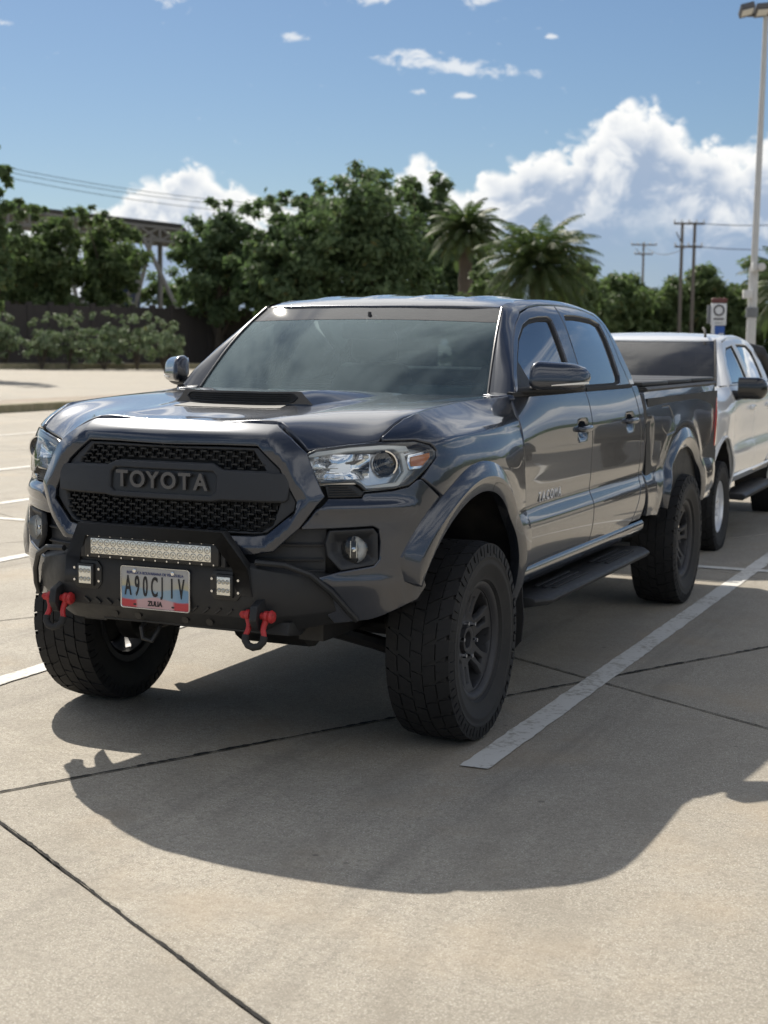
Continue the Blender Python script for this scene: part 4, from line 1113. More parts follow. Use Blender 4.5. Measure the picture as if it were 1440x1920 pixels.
# ================================================================ steel bumper, light bar, shackles, plate
ST = M_['black_steel']
def steel_bumper():
    e = link('steel_bumper', None, PK)
    # shell: cross-sections from the centre outwards; each is a ring (y,z)
    def sec(x):
        k = max(0, abs(x)-.40); sweep = .55*k+.9*k*k; up = .35*k
        f = -.905+sweep; t = .772-.05*min(1, k/.25); l = .560+up*.25
        return [(x, f+.03, t+.004), (x, f, t-.012), (x, f-.004, .655+up*.1), (x, f+.012, l+.02), (x, f+.075, l-.045+up*.2), (x, f+.14, l-.04+up*.2), (x, f+.17, t-.05)]
    xs = [-.66, -.60, -.52, -.46, -.41, -.38, -.2, 0, .2, .38, .41, .46, .52, .60, .66]
    m = MB(); m.loft([sec(x) for x in xs]); sh = m.build('shell', ST, e, smooth=24, bevel=.004)
    # swept wings that curl back under the corners
    for s in (1, -1):
        m = MB(); m.tube([(.40*s, -.900, .782), (.50*s, -.868, .775), (.575*s, -.82, .74), (.63*s, -.765, .675), (.665*s, -.715, .61), (.685*s, -.67, .565)], .011, 8); m.build('wing_edge', ST, e)
        # mount bracket for the shackle
        m = MB(); m.prism(round_poly([(-.945, .635), (-.875, .66), (-.86, .56), (-.93, .545), (-.955, .585)], .015), lambda a, b: (.405*s, a, b), lambda a, b: (.433*s, a, b)); m.build('tow_tab', ST, e, bevel=.003)
        for k in range(4):
            m = MB(); m.box((s*(.30-.048*k), -.901+.002, .598), (.030, .012, .007), Matrix.Rotation(R(-38*s), 3, 'Y')); m.build('vent_slot', M_['lamp_black'], e)
        for x in (.10, .20):
            m = MB(); m.cyl((x*s, -.860, .553), (x*s, -.872, .549), .014, n=14); m.build('mount_hole', M_['lamp_black'], e)
    # hoop: flat plate folded up around the light bar
    o = [(-.372, .700), (-.362, .78), (-.292, .884), (.292, .884), (.362, .78), (.372, .700), (.318, .700), (.308, .765), (.262, .842), (-.262, .842), (-.308, .765), (-.318, .700)]
    ol = [(-.395, .66), (-.380, .76), (-.300, .888), (.300, .888), (.380, .76), (.395, .66)]; il = [(.330, .66), (.318, .755), (.268, .843), (-.268, .843), (-.318, .755), (-.330, .66)]
    def hy(x, z): return -.912-.045*min(1, max(0, (z-.74)/.10))
    m = MB(); n = 6
    for a, b in zip(range(5), range(1, 6)):
        q = [ol[a], ol[b], il[5-b], il[5-a]]
        m.prism(q, lambda x, z: (x, hy(x, z), z), lambda x, z: (x, hy(x, z)+.045, z))
    m.build('hoop', ST, e, smooth=30, bevel=.0035)
    # lower valance and a bent tow hook
    m = MB(); m.loft([[(x, -.842, .520), (x, -.83, .565), (x, -.70, .565), (x, -.66, .535), (x, -.74, .505)] for x in (-.27, -.2, 0, .3, .5)]); m.build('valance', ST, e, bevel=.004)
    m = MB(); m.tube([(-.10, -.80, .53), (-.10, -.85, .50), (-.09, -.855, .462), (-.055, -.85, .455), (-.045, -.83, .485), (-.045, -.79, .52)], .009, 8); m.build('tow_hook', M_['under_black'], PK)
steel_bumper()
def light_bar():
    e = link('light_bar', None, PK); y = -.945; z = .806
    m = MB(); m.box((0, y+.030, z), (.560, .060, .086)); m.build('bar_housing', M_['lamp_black'], e, bevel=.006)
    m = MB(); m.box((0, y-.0015, z), (.500, .004, .056)); m.build('bar_reflector', M_['led_reflector'], e, bevel=.0015)
    for r_ in range(2):
        for k in range(18):
            c = Vector((-.2365+k*.0278, y-.002, z+.0135-.027*r_)); m = MB()
            m.loft([[c+Vector((r*math.cos(t), -d, r*math.sin(t))) for t in [2*math.pi*i/14 for i in range(14)]] for d, r in ((0, .0130), (.003, .0125), (.0035, .0105), (.0008, .0085), (.0005, .0045), (.0035, .0042), (.0042, .001))], cap0=False)
            m.build('led', M_['led_lens'], e, smooth=40)
    m = MB()
    for k in range(12):
        for sz in (-1, 1): m.cyl((-.262+k*.0476, y-.004, z+sz*.0375), (-.262+k*.0476, y+.004, z+sz*.0375), .0032, n=8)
    m.build('bar_screws', M_['chrome'], e)
    for s in (1, -1):
        m = MB(); m.box((s*.292, y+.03, z-.01), (.018, .04, .07)); m.cyl((s*.285, y+.02, z), (s*.306, y+.02, z), .010, n=10); m.build('bar_bracket', ST, e, bevel=.002)
        p = link('cube_light', None, PK); c = Vector((.290*s, -.9075, .694))
        m = MB(); m.prism(round_poly([(c.x+a*.062, c.z+b) for a, b in ((-1.0, -.03), (-.72, -.052), (.72, -.052), (1.0, -.03), (1.0, .03), (.72, .052), (-.72, .052), (-1.0, .03))], .006), lambda a, b: (a, c.y-.006, b), lambda a, b: (a, c.y+.006, b)); m.build('mount_plate', M_['lamp_black'], p, bevel=.002)
        m = MB(); m.box(c+Vector((0, -.009, 0)), (.070, .02, .082)); m.build('cube_body', M_['lamp_black'], p, bevel=.004)
        m = MB(); m.box(c+Vector((0, -.0205, 0)), (.052, .004, .064)); m.build('cube_reflector', M_['led_reflector'], p, bevel=.001)
        for i in range(3):
            for j in (0, 1):
                q = c+Vector((-.0165+.0165*i, -.0225, .015-.030*j)); m = MB()
                m.loft([[q+Vector((r*math.cos(t), -d, r*math.sin(t))) for t in [2*math.pi*h/12 for h in range(12)]] for d, r in ((0, .0085), (.0025, .008), (.0005, .006), (.002, .003), (.0025, .0005))], cap0=False); m.build('led', M_['led_lens'], p, smooth=40)
        for a, b in ((-.053, .022), (-.053, -.022), (.053, .022), (.053, -.022)):
            m = MB(); m.cyl(c+Vector((a, -.012, b)), c+Vector((a, -.004, b)), .0048, .0055, 8); m.build('mount_bolt', M_['chrome'], p)
light_bar()
def shackle_(s):
    x0 = .419*s; y0 = -.915; z0 = .598
    e = link('tow_shackle', None, PK)
    pts = [(-.036, .0, .004), (-.035, -.003, -.016), (-.029, -.008, -.036), (-.029, -.014, -.056), (-.036, -.020, -.078), (-.035, -.026, -.100), (-.021, -.030, -.118), (0, -.032, -.124), (.021, -.030, -.118), (.035, -.026, -.100), (.036, -.020, -.078), (.029, -.014, -.056), (.029, -.008, -.036), (.035, -.003, -.016), (.036, 0, .004)]
    pts = [(a, b, c*.86) for a, b, c in pts]
    m = MB(); m.tube([(x0+a, y0+b, z0+c) for a, b, c in pts], [.013, .0125, .0105, .010, .010, .0105, .011, .0115, .011, .0105, .010, .010, .0105, .0125, .013], 12); m.build('bow', M_['red_paint'], e)
    for sx in (-1, 1):
        m = MB(); m.cyl((x0+sx*.027, y0, z0), (x0+sx*.044, y0, z0), .0195, n=20); m.build('bow_eye', M_['red_paint'], e, bevel=.003)
    m = MB(); m.cyl((x0-.056, y0, z0), (x0+.05, y0, z0), .012, n=14); m.lathe([(.040, .011), (.044, .019), (.054, .0235), (.063, .019), (.067, .001)], 20, 'X', (x0, y0, z0)); m.build('pin', M_['red_paint'], e, smooth=50)
    m = MB(); m.prism(round_poly([(-.004, -.014), (.012, -.012), (.020, 0), (.012, .012), (-.004, .014)], .004), lambda a, b: (x0-.052-a, y0-.004, z0+b), lambda a, b: (x0-.052-a, y0+.004, z0+b)); m.build('pin_tab', M_['red_paint'], e)
    m = MB(); m.tube([(x0+a, y0+b, z0+c) for a, b, c in pts[4:11]], [.0132]*7, 12); m.build('rubber_sleeve', M_['rubber'], e)
both(shackle_)

def plate():
    e = link('licence_plate', None, PK); W2, H2 = .143, .0755; z = .661; y = -.912
    def plate_b(T, b):
        c = objco(T); x, yy, zz = T.xyz(c); zz = T.m('SUBTRACT', zz, z)
        wv = T.m('ADD', T.m('MULTIPLY', T.m('SINE', T.m('MULTIPLY', T.m('ADD', x, .05), 30)), .006), T.m('MULTIPLY', T.noise(c, 30, 2, .5), .006))
        white = (.42, .42, .42); yel = (.50, .44, .24); blu = (.16, .30, .46); red = (.50, .035, .05); pink = (.56, .36, .37)
        side = T.sstep(T.m('ABSOLUTE', x), .045, .13)
        up = T.mix(T.m('MULTIPLY', T.sstep(zz, .045, .005), T.m('ADD', .15, T.m('MULTIPLY', side, .6))), white, yel)
        bl = T.sstep(T.m('ADD', zz, wv), .006, -.004)
        col = T.mix(bl, up, T.mix(side, (.28, .40, .50), blu))
        rd = T.sstep(T.m('SUBTRACT', zz, wv), -.038, -.046)
        pk_ = T.sstep(T.m('ABSOLUTE', x), .085, .07)
        col = T.mix(rd, col, T.mix(pk_, red, pink))
        T.put(b.inputs['Base Color'], col)
    mat('plate_print', rough=.35, build=plate_b, coat=.4)
    m = MB(); m.prism(round_poly([(-W2, z-H2), (W2, z-H2), (W2, z+H2), (-W2, z+H2)], .010), lambda a, b: (a, y-.002, b), lambda a, b: (a, y, b)); m.build('plate_sheet', M_['plate_print'], e, smooth=0)
    m = MB(); ring = round_poly([(-W2, z-H2), (W2, z-H2), (W2, z+H2), (-W2, z+H2)], .010); m.tube([(a, y-.002, b) for a, b in ring], .0028, 6, closed=True); m.build('plate_edge', M_['trim_bright'], e)
    mat('plate_ink', (.012, .012, .016), .4); mat('plate_blue', (.03, .05, .20), .4)
    def tx(s_, x, zz, size, sx, mt, ext=.0012, bold=0, sp_=1.0, nm='plate_lettering'):
        return text_obj(s_, nm, size, mt, e, Matrix.Translation((x, y-.0032, z+zz)) @ FM, extrude=ext, sx=sx, bold=bold, spacing=sp_)
    for ch, x in zip('A90CJ1V', (-.113, -.0745, -.040, -.002, .031, .071, .110)):
        tx(ch, x, .002+(.007 if ch == 'J' else 0), .102*(.86 if ch == 'J' else 1), .41, M_['plate_ink'], .0015, .0010)
    tx('REPÚBLICA BOLIVARIANA DE VENEZUELA', 0, .0525, .0140, .90, M_['plate_blue'], .0006, .0)
    tx('ZULIA', 0, -.0560, .025, .86, M_['plate_ink'], .001, .0007)
    for x in (-.085, .075):
        m = MB(); m.cyl((x, y-.006, z+.060), (x, y-.001, z+.060), .0075, n=14); m.build('plate_screw', M_['chrome'], e, bevel=.001)
    for x in (-.085, .075):
        m = MB(); m.prism(round_poly([(x-.006, z-.066), (x+.006, z-.066), (x+.006, z-.059), (x-.006, z-.059)], .003), lambda a, b: (a, y-.0028, b), lambda a, b: (a, y-.002, b)); m.build('plate_slot', M_['lamp_black'], e, smooth=0)
plate()

# ================================================================ cab interior
def interior():
    e = link('cab_interior', None, PK)
    m = MB(); m.loft([[(x, .50, 1.20), (x, .52, 1.30), (x, .72, 1.325), (x, .92, 1.29), (x, .98, 1.16), (x, .92, 1.0)] for x in np.linspace(-.76, .76, 5)]); m.build('dashboard', M_['interior_dash'], e, smooth=50)
    m = MB(); m.loft([[(x, .80, 1.30), (x, .82, 1.355), (x, .93, 1.36), (x, .97, 1.30)] for x in (.20, .25, .50, .55)]); m.build('instrument_hood', M_['interior_dash'], e, smooth=50)
    for x in (-.40, .40):
        m = MB(); m.box((x, 1.52, .92), (.52, .54, .20)); m.build('seat', M_['interior_seat'], e, bevel=.05, seg=3)
        m = MB(); m.loft([[(x-.25, 1.70, .95), (x+.25, 1.70, .95), (x+.25, 1.84, .95), (x-.25, 1.84, .95)], [(x-.24, 1.80, 1.30), (x+.24, 1.80, 1.30), (x+.24, 1.90, 1.30), (x-.24, 1.90, 1.30)], [(x-.19, 1.84, 1.44), (x+.19, 1.84, 1.44), (x+.19, 1.91, 1.44), (x-.19, 1.91, 1.44)]]); m.build('seat_back', M_['interior_seat'], e, bevel=.03, seg=2)
        m = MB(); m.box((x, 1.88, 1.53), (.25, .09, .16)); m.build('headrest', M_['interior_seat'], e, bevel=.03, seg=3)
    m = MB(); m.box((0, 2.35, 1.12), (1.4, .14, .60)); m.box((0, 2.15, .92), (1.4, .5, .18)); m.build('rear_bench', M_['interior_seat'], e, bevel=.04, seg=2)
    c = Vector((.38, 1.06, 1.20)); m = MB(); ax = Vector((0, -.9, .45)).normalized(); q = Vector((1, 0, 0)); w = ax.cross(q)
    m.tube([c+(q*math.cos(2*math.pi*k/28)+w*math.sin(2*math.pi*k/28))*.185 for k in range(28)], .016, 8, closed=True)
    for a in (0, 2.1, 4.2): m.tube([c, c+(q*math.cos(a+.5)+w*math.sin(a+.5))*.18], .018, 6)
    m.tube([c, c+Vector((0, -.25, .0))+Vector((0, 0, -.10))], .035, 8); m.build('steering_wheel', M_['interior_dark'], e)
    m = MB(); m.box((0, .92, 1.60), (.25, .035, .072)); m.tube([(0, .92, 1.62), (0, .93, 1.69)], .010, 6); m.build('inside_mirror', M_['interior_dark'], e, bevel=.01)
    m = MB(); m.box((0, 1.6, .70), (1.6, 2.0, .04)); m.build('cabin_floor', M_['interior_dark'], e)
    m = MB(); m.loft([[(x, 1.06, 1.70-.01*abs(x)), (x, 1.06, 1.71-.01*abs(x)), (x, 2.42, 1.71), (x, 2.42, 1.70)] for x in (-.58, 0, .58)]); m.build('headliner', M_['interior_seat'], e)
    for s in (1, -1):
        m = MB(); m.prism([(.62, .68), (2.5, .68), (2.44, 1.31), (.62, 1.31)], lambda a, b: (.80*s, a, b), lambda a, b: (.78*s, a, b)); m.build('door_card', M_['interior_dark'], e)
    m = MB(); m.add([(-.36, .53, 1.331), (-.10, .50, 1.331), (-.10, .62, 1.334), (-.36, .64, 1.334)], [(0, 1, 2, 3)]); m.build('dash_paper', M_['paper_white'], e)
interior()
# ================================================================ the white pickup behind
def white_pickup():
    WP = thing('pickup_truck', 'white double cab pickup with black mirrors parked behind the grey one', 'pickup', (-.245, 6.14, -.03), R(1.0))
    WP.scale = (.955, .965, .95)
    W_ = M_['paint_white']
    FA = (0, .46, .46); RA = (3.16, .46, .46); L_END = 4.25
    rail = 1.14
    # lower sides
    fd = [(.56, 1.333), (.50, 1.2), (.50, .85), (.56, .60), (1.50, .585), (1.50, 1.333)]
    rd = [(1.507, 1.333), (1.507, .585), (2.15, .585), (2.38, .72), (2.45, .95), (2.42, 1.333)]
    fen = [(-.42, .98), (-.44, 1.08), (-.40, 1.17), (-.50, 1.21), (-.64, 1.225), (-.55, 1.272), (-.3, 1.298), (.1, 1.315), (.5, 1.33), (.552, 1.333), (.492, 1.2), (.492, .85), (.52, .70), (.55, .58), (.47, .58)]+arc(FA, .475, 10, 140, 20)
    bum = [(-1.488, .62), (-1.2, .60), (-.8, .56), (-.52, .52), (-.47, .60), (-.42, .80), (-.42, .97), (-.62, .99), (-1.0, .98), (-1.488, .98)]
    bed = [(2.60, 1.26), (2.60, .60), (2.68, .58)]+arc(RA, .475, 165, 12, 22)+[(4.0, .58), (4.25, .62), (4.25, 1.26)]
    w1 = [(.70, 1.35), (.85, 1.50), (1.02, 1.60), (1.16, 1.655), (1.42, 1.672), (1.42, 1.35)]; w2 = [(1.53, 1.35), (1.53, 1.675), (2.05, 1.672), (2.20, 1.62), (2.26, 1.35)]
    u1 = [(.615, 1.339), (.76, 1.48), (.96, 1.62), (1.14, 1.70), (1.40, 1.725), (1.50, 1.725), (1.50, 1.339)]; u2 = [(1.507, 1.339), (1.507, 1.725), (2.10, 1.72), (2.29, 1.66), (2.37, 1.45), (2.42, 1.339)]
    for s in (1, -1):
        for nm, lo, up, wi, hu in (('front_door', fd, u1, w1, 1.36), ('rear_door', rd, u2, w2, 2.24)):
            d = panel(nm, SIDE, lo, WP, W_, step=.045, th=.03, rad=.005, side=s)
            panel('window_frame', CAB, up, d, W_, holes=[wi], step=.045, th=.03, rad=.004, side=s)
            wo = wi if area2(wi) > 0 else wi[::-1]
            panel('window_seal', CAB, inset(wo, -.003), d, M_['rubber'], holes=[inset(wo, .014)], step=.04, th=.02, rad=.003, lift=-.008, side=s)
            panel('window', CAB, wo, d, M_['side_glass'], step=.08, th=.004, rad=.001, lift=-.016, side=s)
            m = MB(); p, n = sp(hu, 1.13, .012); m.box((p.x*s, p.y, p.z), (.03, .19, .04)); m.build('door_handle', W_, d, bevel=.012)
        panel('front_fender', SIDE, fen, WP, W_, step=.045, th=.03, rad=.005, side=s)
        panel('bumper_cover', SIDE, bum, WP, W_, step=.05, th=.03, rad=.005, side=s)
        panel('headlight', SIDE, [(-.98, 1.0), (-.62, 1.0), (-.44, 1.0), (-.45, 1.08), (-.42, 1.165), (-.52, 1.20), (-.72, 1.20), (-.95, 1.16)], WP, M_['lens_clear'], step=.04, th=.03, rad=.006, side=s)
        panel('headlight_bowl', SIDE, [(-.97, 1.01), (-.45, 1.01), (-.44, 1.16), (-.72, 1.19), (-.94, 1.15)], WP, M_['chrome'], step=.04, th=.03, rad=.006, lift=-.03, side=s)
        panel('bed_side', SIDE, bed, WP, W_, step=.05, th=.03, rad=.005, side=s)
        m = MB(); m.box((.85*s, 3.42, .92), (.06, 1.62, .64)); m.build('bed_inner_wall', M_['under_black'], WP)
        panel('cab_pillar', CAB, [(2.43, 1.339), (2.38, 1.45), (2.30, 1.665), (2.105, 1.727), (1.40, 1.732), (1.14, 1.708), (1.16, 1.738), (1.28, 1.757), (1.6, 1.758), (2.0, 1.757), (2.25, 1.745), (2.40, 1.68), (2.47, 1.47), (2.52, 1.339)], WP, W_, step=.04, th=.03, rad=.004, side=s)
        panel('cab_corner', SIDE, [(2.43, 1.333), (2.457, .95), (2.39, .72), (2.3, .60), (2.56, .60), (2.56, 1.0), (2.52, 1.333)], WP, W_, step=.05, th=.03, rad=.004, side=s)
        rows = []; dl = [(.608, 1.333), (.752, 1.482), (.952, 1.625), (1.13, 1.706), (1.19, 1.742)]; tt = np.linspace(0, 1, len(dl))
        for t in np.linspace(0, 1, 15):
            b = CAB([np.interp(t, tt, [q[0] for q in dl])], [np.interp(t, tt, [q[1] for q in dl])])[0]; a = WS([.712-.108*t], [t])[0]+np.array([0, 0, .002]); c0 = np.array([b[0]-.006, a[1]+.2*(b[1]-a[1])-.012, (a[2]+b[2])/2+.008])
            rows.append([(lambda p: (float(p[0])*s, float(p[1]), float(p[2])))(a*(1-q)**2+c0*2*q*(1-q)+b*q*q) for q in np.linspace(0, 1, 8)])
        m = MB(); m.loft(rows, closed=False); m.build('windscreen_pillar', W_, WP, smooth=70)
        m = MB(); m.tube([(lambda p: (float(p[0])*s, float(p[1])-.004, float(p[2])+.005))(WS([.706-.106*t], [t])[0]) for t in np.linspace(.02, 1, 12)], .009, 6); m.build('windscreen_trim', M_['rubber'], WP)
        # black mirror
        e = link('door_mirror', None, WP); rings = []
        for t in np.linspace(0, 1, 13):
            x = .90+.225*t; k = math.sqrt(max(.03, 1-(max(0, t-.7)/.31)**2)); rings.append([(x*s, .60+.05*t+.075*k*math.copysign(abs(math.cos(a))**.6, math.cos(a)), 1.315+.092*k*math.copysign(abs(math.sin(a))**.55, math.sin(a))) for a in [2*math.pi*q/20 for q in range(20)]])
        m = MB(); m.loft(rings); m.build('mirror_cap', M_['black_gloss'], e, smooth=50)
        m = MB(); m.tube([(.82*s, .62, 1.25), (.90*s, .61, 1.255), (.97*s, .61, 1.27)], [.05, .04, .03], 10); m.build('mirror_arm', M_['black_plastic'], e)
        rb = link('running_board', None, WP); m = MB(); m.loft([[(x*s, y, z) for x, z in ((.74, .42), (.96, .43), (.985, .41), (.96, .37), (.74, .385))] for y in (.60, .66, 2.2, 2.30)]); m.build('board', M_['black_plastic'], rb, bevel=.008)
        m = MB(); m.loft([[((.885+a)*s, y, z) for a, z in ((-.012, .592), (0, .575), (-.03, .52), (-.10, .50), (-.12, .59))] for y in (.5, 1.5, 2.5)]); m.build('sill', W_, WP)
        m = MB(); m.prism([(.62, .60), (.86, .60), (.88, .30), (.64, .30)], lambda a, b: (a*s, 3.66, b), lambda a, b: (a*s, 3.668, b)); m.build('mud_flap', M_['rubber'], WP, smooth=0)
        for c in (FA, RA):
            rows = []
            for a in np.linspace(-20, 200, 22):
                y = c[0]+.475*math.cos(R(a)); z = c[1]+.475*math.sin(R(a)); rows.append([(x*s, y, z) for x in (.52, .875 if y > -.3 else .80)])
            m = MB(); m.loft(rows, closed=False); m.build('wheel_liner', M_['black_liner'], WP, smooth=60)
            # thin arch lip
            rows = []
            for a in np.linspace(-10, 160 if c is FA else 190, 26):
                y = c[0]+.477*math.cos(R(a)); z = c[1]+.477*math.sin(R(a)); P = SIDE([y], [min(1.2, max(.46, z))])[0]; rows.append((float(P[0])*s+.004*s, float(P[1]), z))
            m = MB(); m.tube(rows, .012, 6); m.build('arch_lip', W_, WP)
    hl = [(.0, -.716), (.2, -.722), (.40, -.735), (.55, -.77), (.66, -.70), (.722, -.59), (.735, -.36), (.745, .05), (.752, .52), (.70, .578), (.5, .50), (.25, .448), (0, .43)]
    panel('hood', HOOD, hl+[(-x, y) for x, y in hl[-2:0:-1]], WP, W_, step=.05, th=.03, rad=.006)
    rl_ = [(.0, .965), (.25, .978), (.45, 1.005), (.585, 1.045), (.598, 1.14), (.602, 1.6), (.60, 2.1), (.57, 2.32), (0, 2.40)]
    panel('roof', ROOF, rl_+[(-x, y) for x, y in rl_[-2:0:-1]], WP, W_, step=.05, th=.03, rad=.006)
    panel('windscreen', WSD, wsc(wl), WP, M_['shade_glass'], step=.08, th=.005, rad=.001)
    panel('windscreen_frit', WSD, wsc(inset(wl, -.012)), WP, M_['rubber'], holes=[wsc(inset(wl, .014))], step=.06, th=.012, rad=.002, lift=-.004)
    m = MB(); m.loft([[(x, y-.07+dy, 1.318+dz) for dy, dz in ((0, -.02), (0, .004), (.12, .012), (.12, -.02))] for x, y in [(x, .47+.24*x*x) for x in np.linspace(-.70, .70, 9)]]); m.build('cowl', BLK, WP)
    m = MB(); m.box((0, -.80, .86), (1.0, .10, .62)); m.build('grille', M_['black_plastic'], WP, bevel=.03)
    for k in range(3):
        m = MB(); m.box((0, -.90, 1.02+k*.07), (.96, .03, .022)); m.build('grille_bar', M_['chrome'], WP, bevel=.006)
    m = MB(); m.box((0, 1.55, .60), (1.60, 2.0, .05)); m.box((0, -.1, .68), (1.0, 1.0, .40)); m.box((0, 3.4, .66), (1.66, 1.66, .05)); m.box((0, 2.62, .95), (1.66, .05, .62)); m.build('floor_pan', M_['under_black'], WP)
    m = MB(); m.box((0, 4.24, .95), (1.62, .07, .62)); m.build('tailgate', W_, WP, bevel=.015)
    m = MB()
    for s in (1, -1): m.box((.45*s, 1.8, .50), (.10, 4.6, .13))
    m.build('chassis_frame', M_['under_black'], WP)
    m = MB(); m.cyl((-.7, 0, .37), (.7, 0, .37), .04, n=10); m.cyl((-.7, 3.16, .37), (.7, 3.16, .37), .05, n=10); m.build('axle', M_['under_black'], WP)
    m = MB(); m.loft([[(-.82, 2.54, 1.335), (.82, 2.54, 1.335), (.82, 2.55, 1.335), (-.82, 2.55, 1.335)], [(-.60, 2.40, 1.725), (.60, 2.40, 1.725), (.60, 2.41, 1.725), (-.60, 2.41, 1.725)]]); m.build('rear_window', M_['side_glass'], WP)
    m = MB(); m.loft([[(-.84, 2.55, .62), (.84, 2.55, .62), (.84, 2.56, .62), (-.84, 2.56, .62)], [(-.83, 2.53, 1.335), (.83, 2.53, 1.335), (.83, 2.54, 1.335), (-.83, 2.54, 1.335)]]); m.build('cab_back', W_, WP)
    # dark cabin
    m = MB(); m.loft([[(x, .50, 1.20), (x, .52, 1.30), (x, .72, 1.325), (x, .92, 1.29), (x, .98, 1.16), (x, .92, 1.0)] for x in np.linspace(-.76, .76, 3)]); m.build('dashboard', M_['interior_dark'], WP, smooth=50)
    for x in (-.4, .4):
        m = MB(); m.box((x, 1.8, 1.2), (.5, .14, .56)); m.box((x, 1.85, 1.54), (.25, .09, .15)); m.build('seat_back', M_['interior_dark'], WP, bevel=.03)
    # black sports bar behind the cab
    m = MB(); m.tube([(-.78, 4.0, 1.27), (-.74, 3.2, 1.38), (-.70, 2.76, 1.60), (-.48, 2.70, 1.66), (.48, 2.70, 1.66), (.70, 2.76, 1.60), (.74, 3.2, 1.38), (.78, 4.0, 1.27)], .075, 12); m.build('sports_bar', M_['black_plastic'], WP, smooth=60)
    # aerial
    m = MB(); m.tube([(.52, 1.02, 1.745), (.50, 1.10, 1.80), (.46, 1.22, 1.82)], .012, 6); m.build('roof_aerial', M_['rubber'], WP)
    # wheels: five-spoke silver
    w = link('wheel', None, WP); RB = .205; make_tyre(w, .372, RB, .245, blocks=50)
    rim = link('rim', None, w)
    m = MB(); m.lathe([(-.095, .19), (-.10, RB), (-.09, RB+.004), (-.085, .19), (0, .182), (.08, .190), (.092, RB+.003), (.098, RB+.004), (.10, RB-.004), (.092, .196), (.06, .188), (-.08, .178)], 48); m.build('barrel', M_['silver'], rim, smooth=50)
    holes = []
    for k in range(5): holes.append(round_poly(polar([(.060, 72*k-11), (.060, 72*k+11), (.12, 72*k+21), (.178, 72*k+24), (.182, 72*k), (.178, 72*k-24), (.12, 72*k-21)]), .010))
    rim_panel(rim, 'spokes', M_['silver'], .192, holes, lambda r: .078-.012*np.clip((r-.03)/.15, 0, 1), .03)
    m = MB(); m.lathe([(.06, .001), (.083, .001), (.085, .02), (.082, .034), (.06, .036)][1:], 24); m.build('hub_cap', M_['silver'], rim)
    for k in range(5):
        a = R(72*k+36); m = MB(); m.cyl((.07, .05*math.cos(a), .05*math.sin(a)), (.088, .05*math.cos(a), .05*math.sin(a)), .010, n=6); m.build('lug_nut', M_['chrome'], rim)
    m = MB(); m.lathe([(0, .03), (.01, .03), (.01, .14), (0, .14)], 30); m.build('brake_disc', M_['under_black'], rim)
    place_wheels(w, WP, [(.775, 0, .374, 0, .3), (-.775, 0, .374, math.pi, .3), (.775, 3.16, .374, 0, .9), (-.775, 3.16, .374, math.pi, .5)])
mat('black_gloss', (.015, .015, .016), .18, coat=.6)
white_pickup()
# ================================================================ ground
def concrete(T, b, tone=(.405, .366, .302), slab=True):
    g = T.node('ShaderNodeNewGeometry').outputs['Position']
    rnd = T.node('ShaderNodeObjectInfo').outputs['Random']
    big = T.noise(g, .35, 4, .6, .4); mid = T.noise(g, 2.3, 6, .65); fine = T.noise(g, 42, 5, .75); grit = T.noise(g, 170, 3, .65); blot = T.noise(g, 11, 4, .6)
    c = T.mix(T.sstep(big, .3, .72), tuple(q*.80 for q in tone), tuple(q*1.10 for q in tone))
    c = T.mix(T.m('MULTIPLY', T.sstep(mid, .40, .74), .60), c, tuple(q*.74 for q in tone))
    if slab: c = T.mix(T.m('MULTIPLY', rnd, .75), c, tuple(q*.74 for q in tone))
    c = T.mix(T.m('MULTIPLY', T.sstep(fine, .44, .64), .72), c, tuple(q*.55 for q in tone))
    c = T.mix(T.m('MULTIPLY', T.sstep(blot, .45, .70), .42), c, tuple(q*.66 for q in tone))
    c = T.mix(T.m('MULTIPLY', T.sstep(grit, .50, .66), .60), c, (.66, .62, .54))
    c = T.mix(T.m('MULTIPLY', T.sstep(T.noise(g, 130, 3, .6), .60, .68), .6), c, (.13, .12, .10))
    pat = T.noise(g, 4.2, 6, .72, .3)
    c = T.mix(T.m('MULTIPLY', T.sstep(pat, .44, .66), .42), c, tuple(q*.66 for q in tone))
    c = T.mix(T.m('MULTIPLY', T.sstep(T.noise(g, 1.3, 4, .6), .50, .72), .35), c, (.40, .315, .215))
    sc = T.vm('MULTIPLY', g, (1.6, .35, 1)); wet = T.noise(sc, 1.1, 5, .6, .8)
    c = T.mix(T.m('MULTIPLY', T.sstep(wet, .52, .78), .42), c, (.20, .175, .14))
    lane = T.m('ADD', T.xyz(g)[0], T.m('MULTIPLY', T.noise(T.vm('MULTIPLY', g, (.3, .3, 1)), 1.0, 2, .5), .35))
    trk = T.m('ABSOLUTE', T.m('SUBTRACT', T.m('PINGPONG', T.m('ADD', lane, .18), 1.2), .80))
    c = T.mix(T.m('MULTIPLY', T.sstep(trk, .17, .04), T.m('MULTIPLY', T.sstep(T.noise(T.vm('MULTIPLY', g, (9, .6, 1)), 1.0, 4, .65), .40, .75), .34)), c, (.13, .12, .105))
    oil = T.voro(T.vm('ADD', g, T.comb(T.m('MULTIPLY', mid, .25), T.m('MULTIPLY', blot, .18), 0)), .75, 'F1')
    c = T.mix(T.m('MULTIPLY', T.sstep(oil, .085, .02), .6), c, (.075, .068, .058))
    spot = T.voro(g, 3.1, 'F1'); c = T.mix(T.m('MULTIPLY', T.sstep(spot, .050, .025), .55), c, (.09, .08, .07))
    T.put(b.inputs['Base Color'], c); b.inputs['Specular IOR Level'].default_value = .35
    T.put(b.inputs['Roughness'], T.m('ADD', .72, T.m('MULTIPLY', mid, .2)))
    h = T.m('ADD', T.m('MULTIPLY', fine, .6), T.m('MULTIPLY', grit, .8))
    bumpn(T, b, h, .8, .004)
mat('concrete', rough=.85, build=concrete)
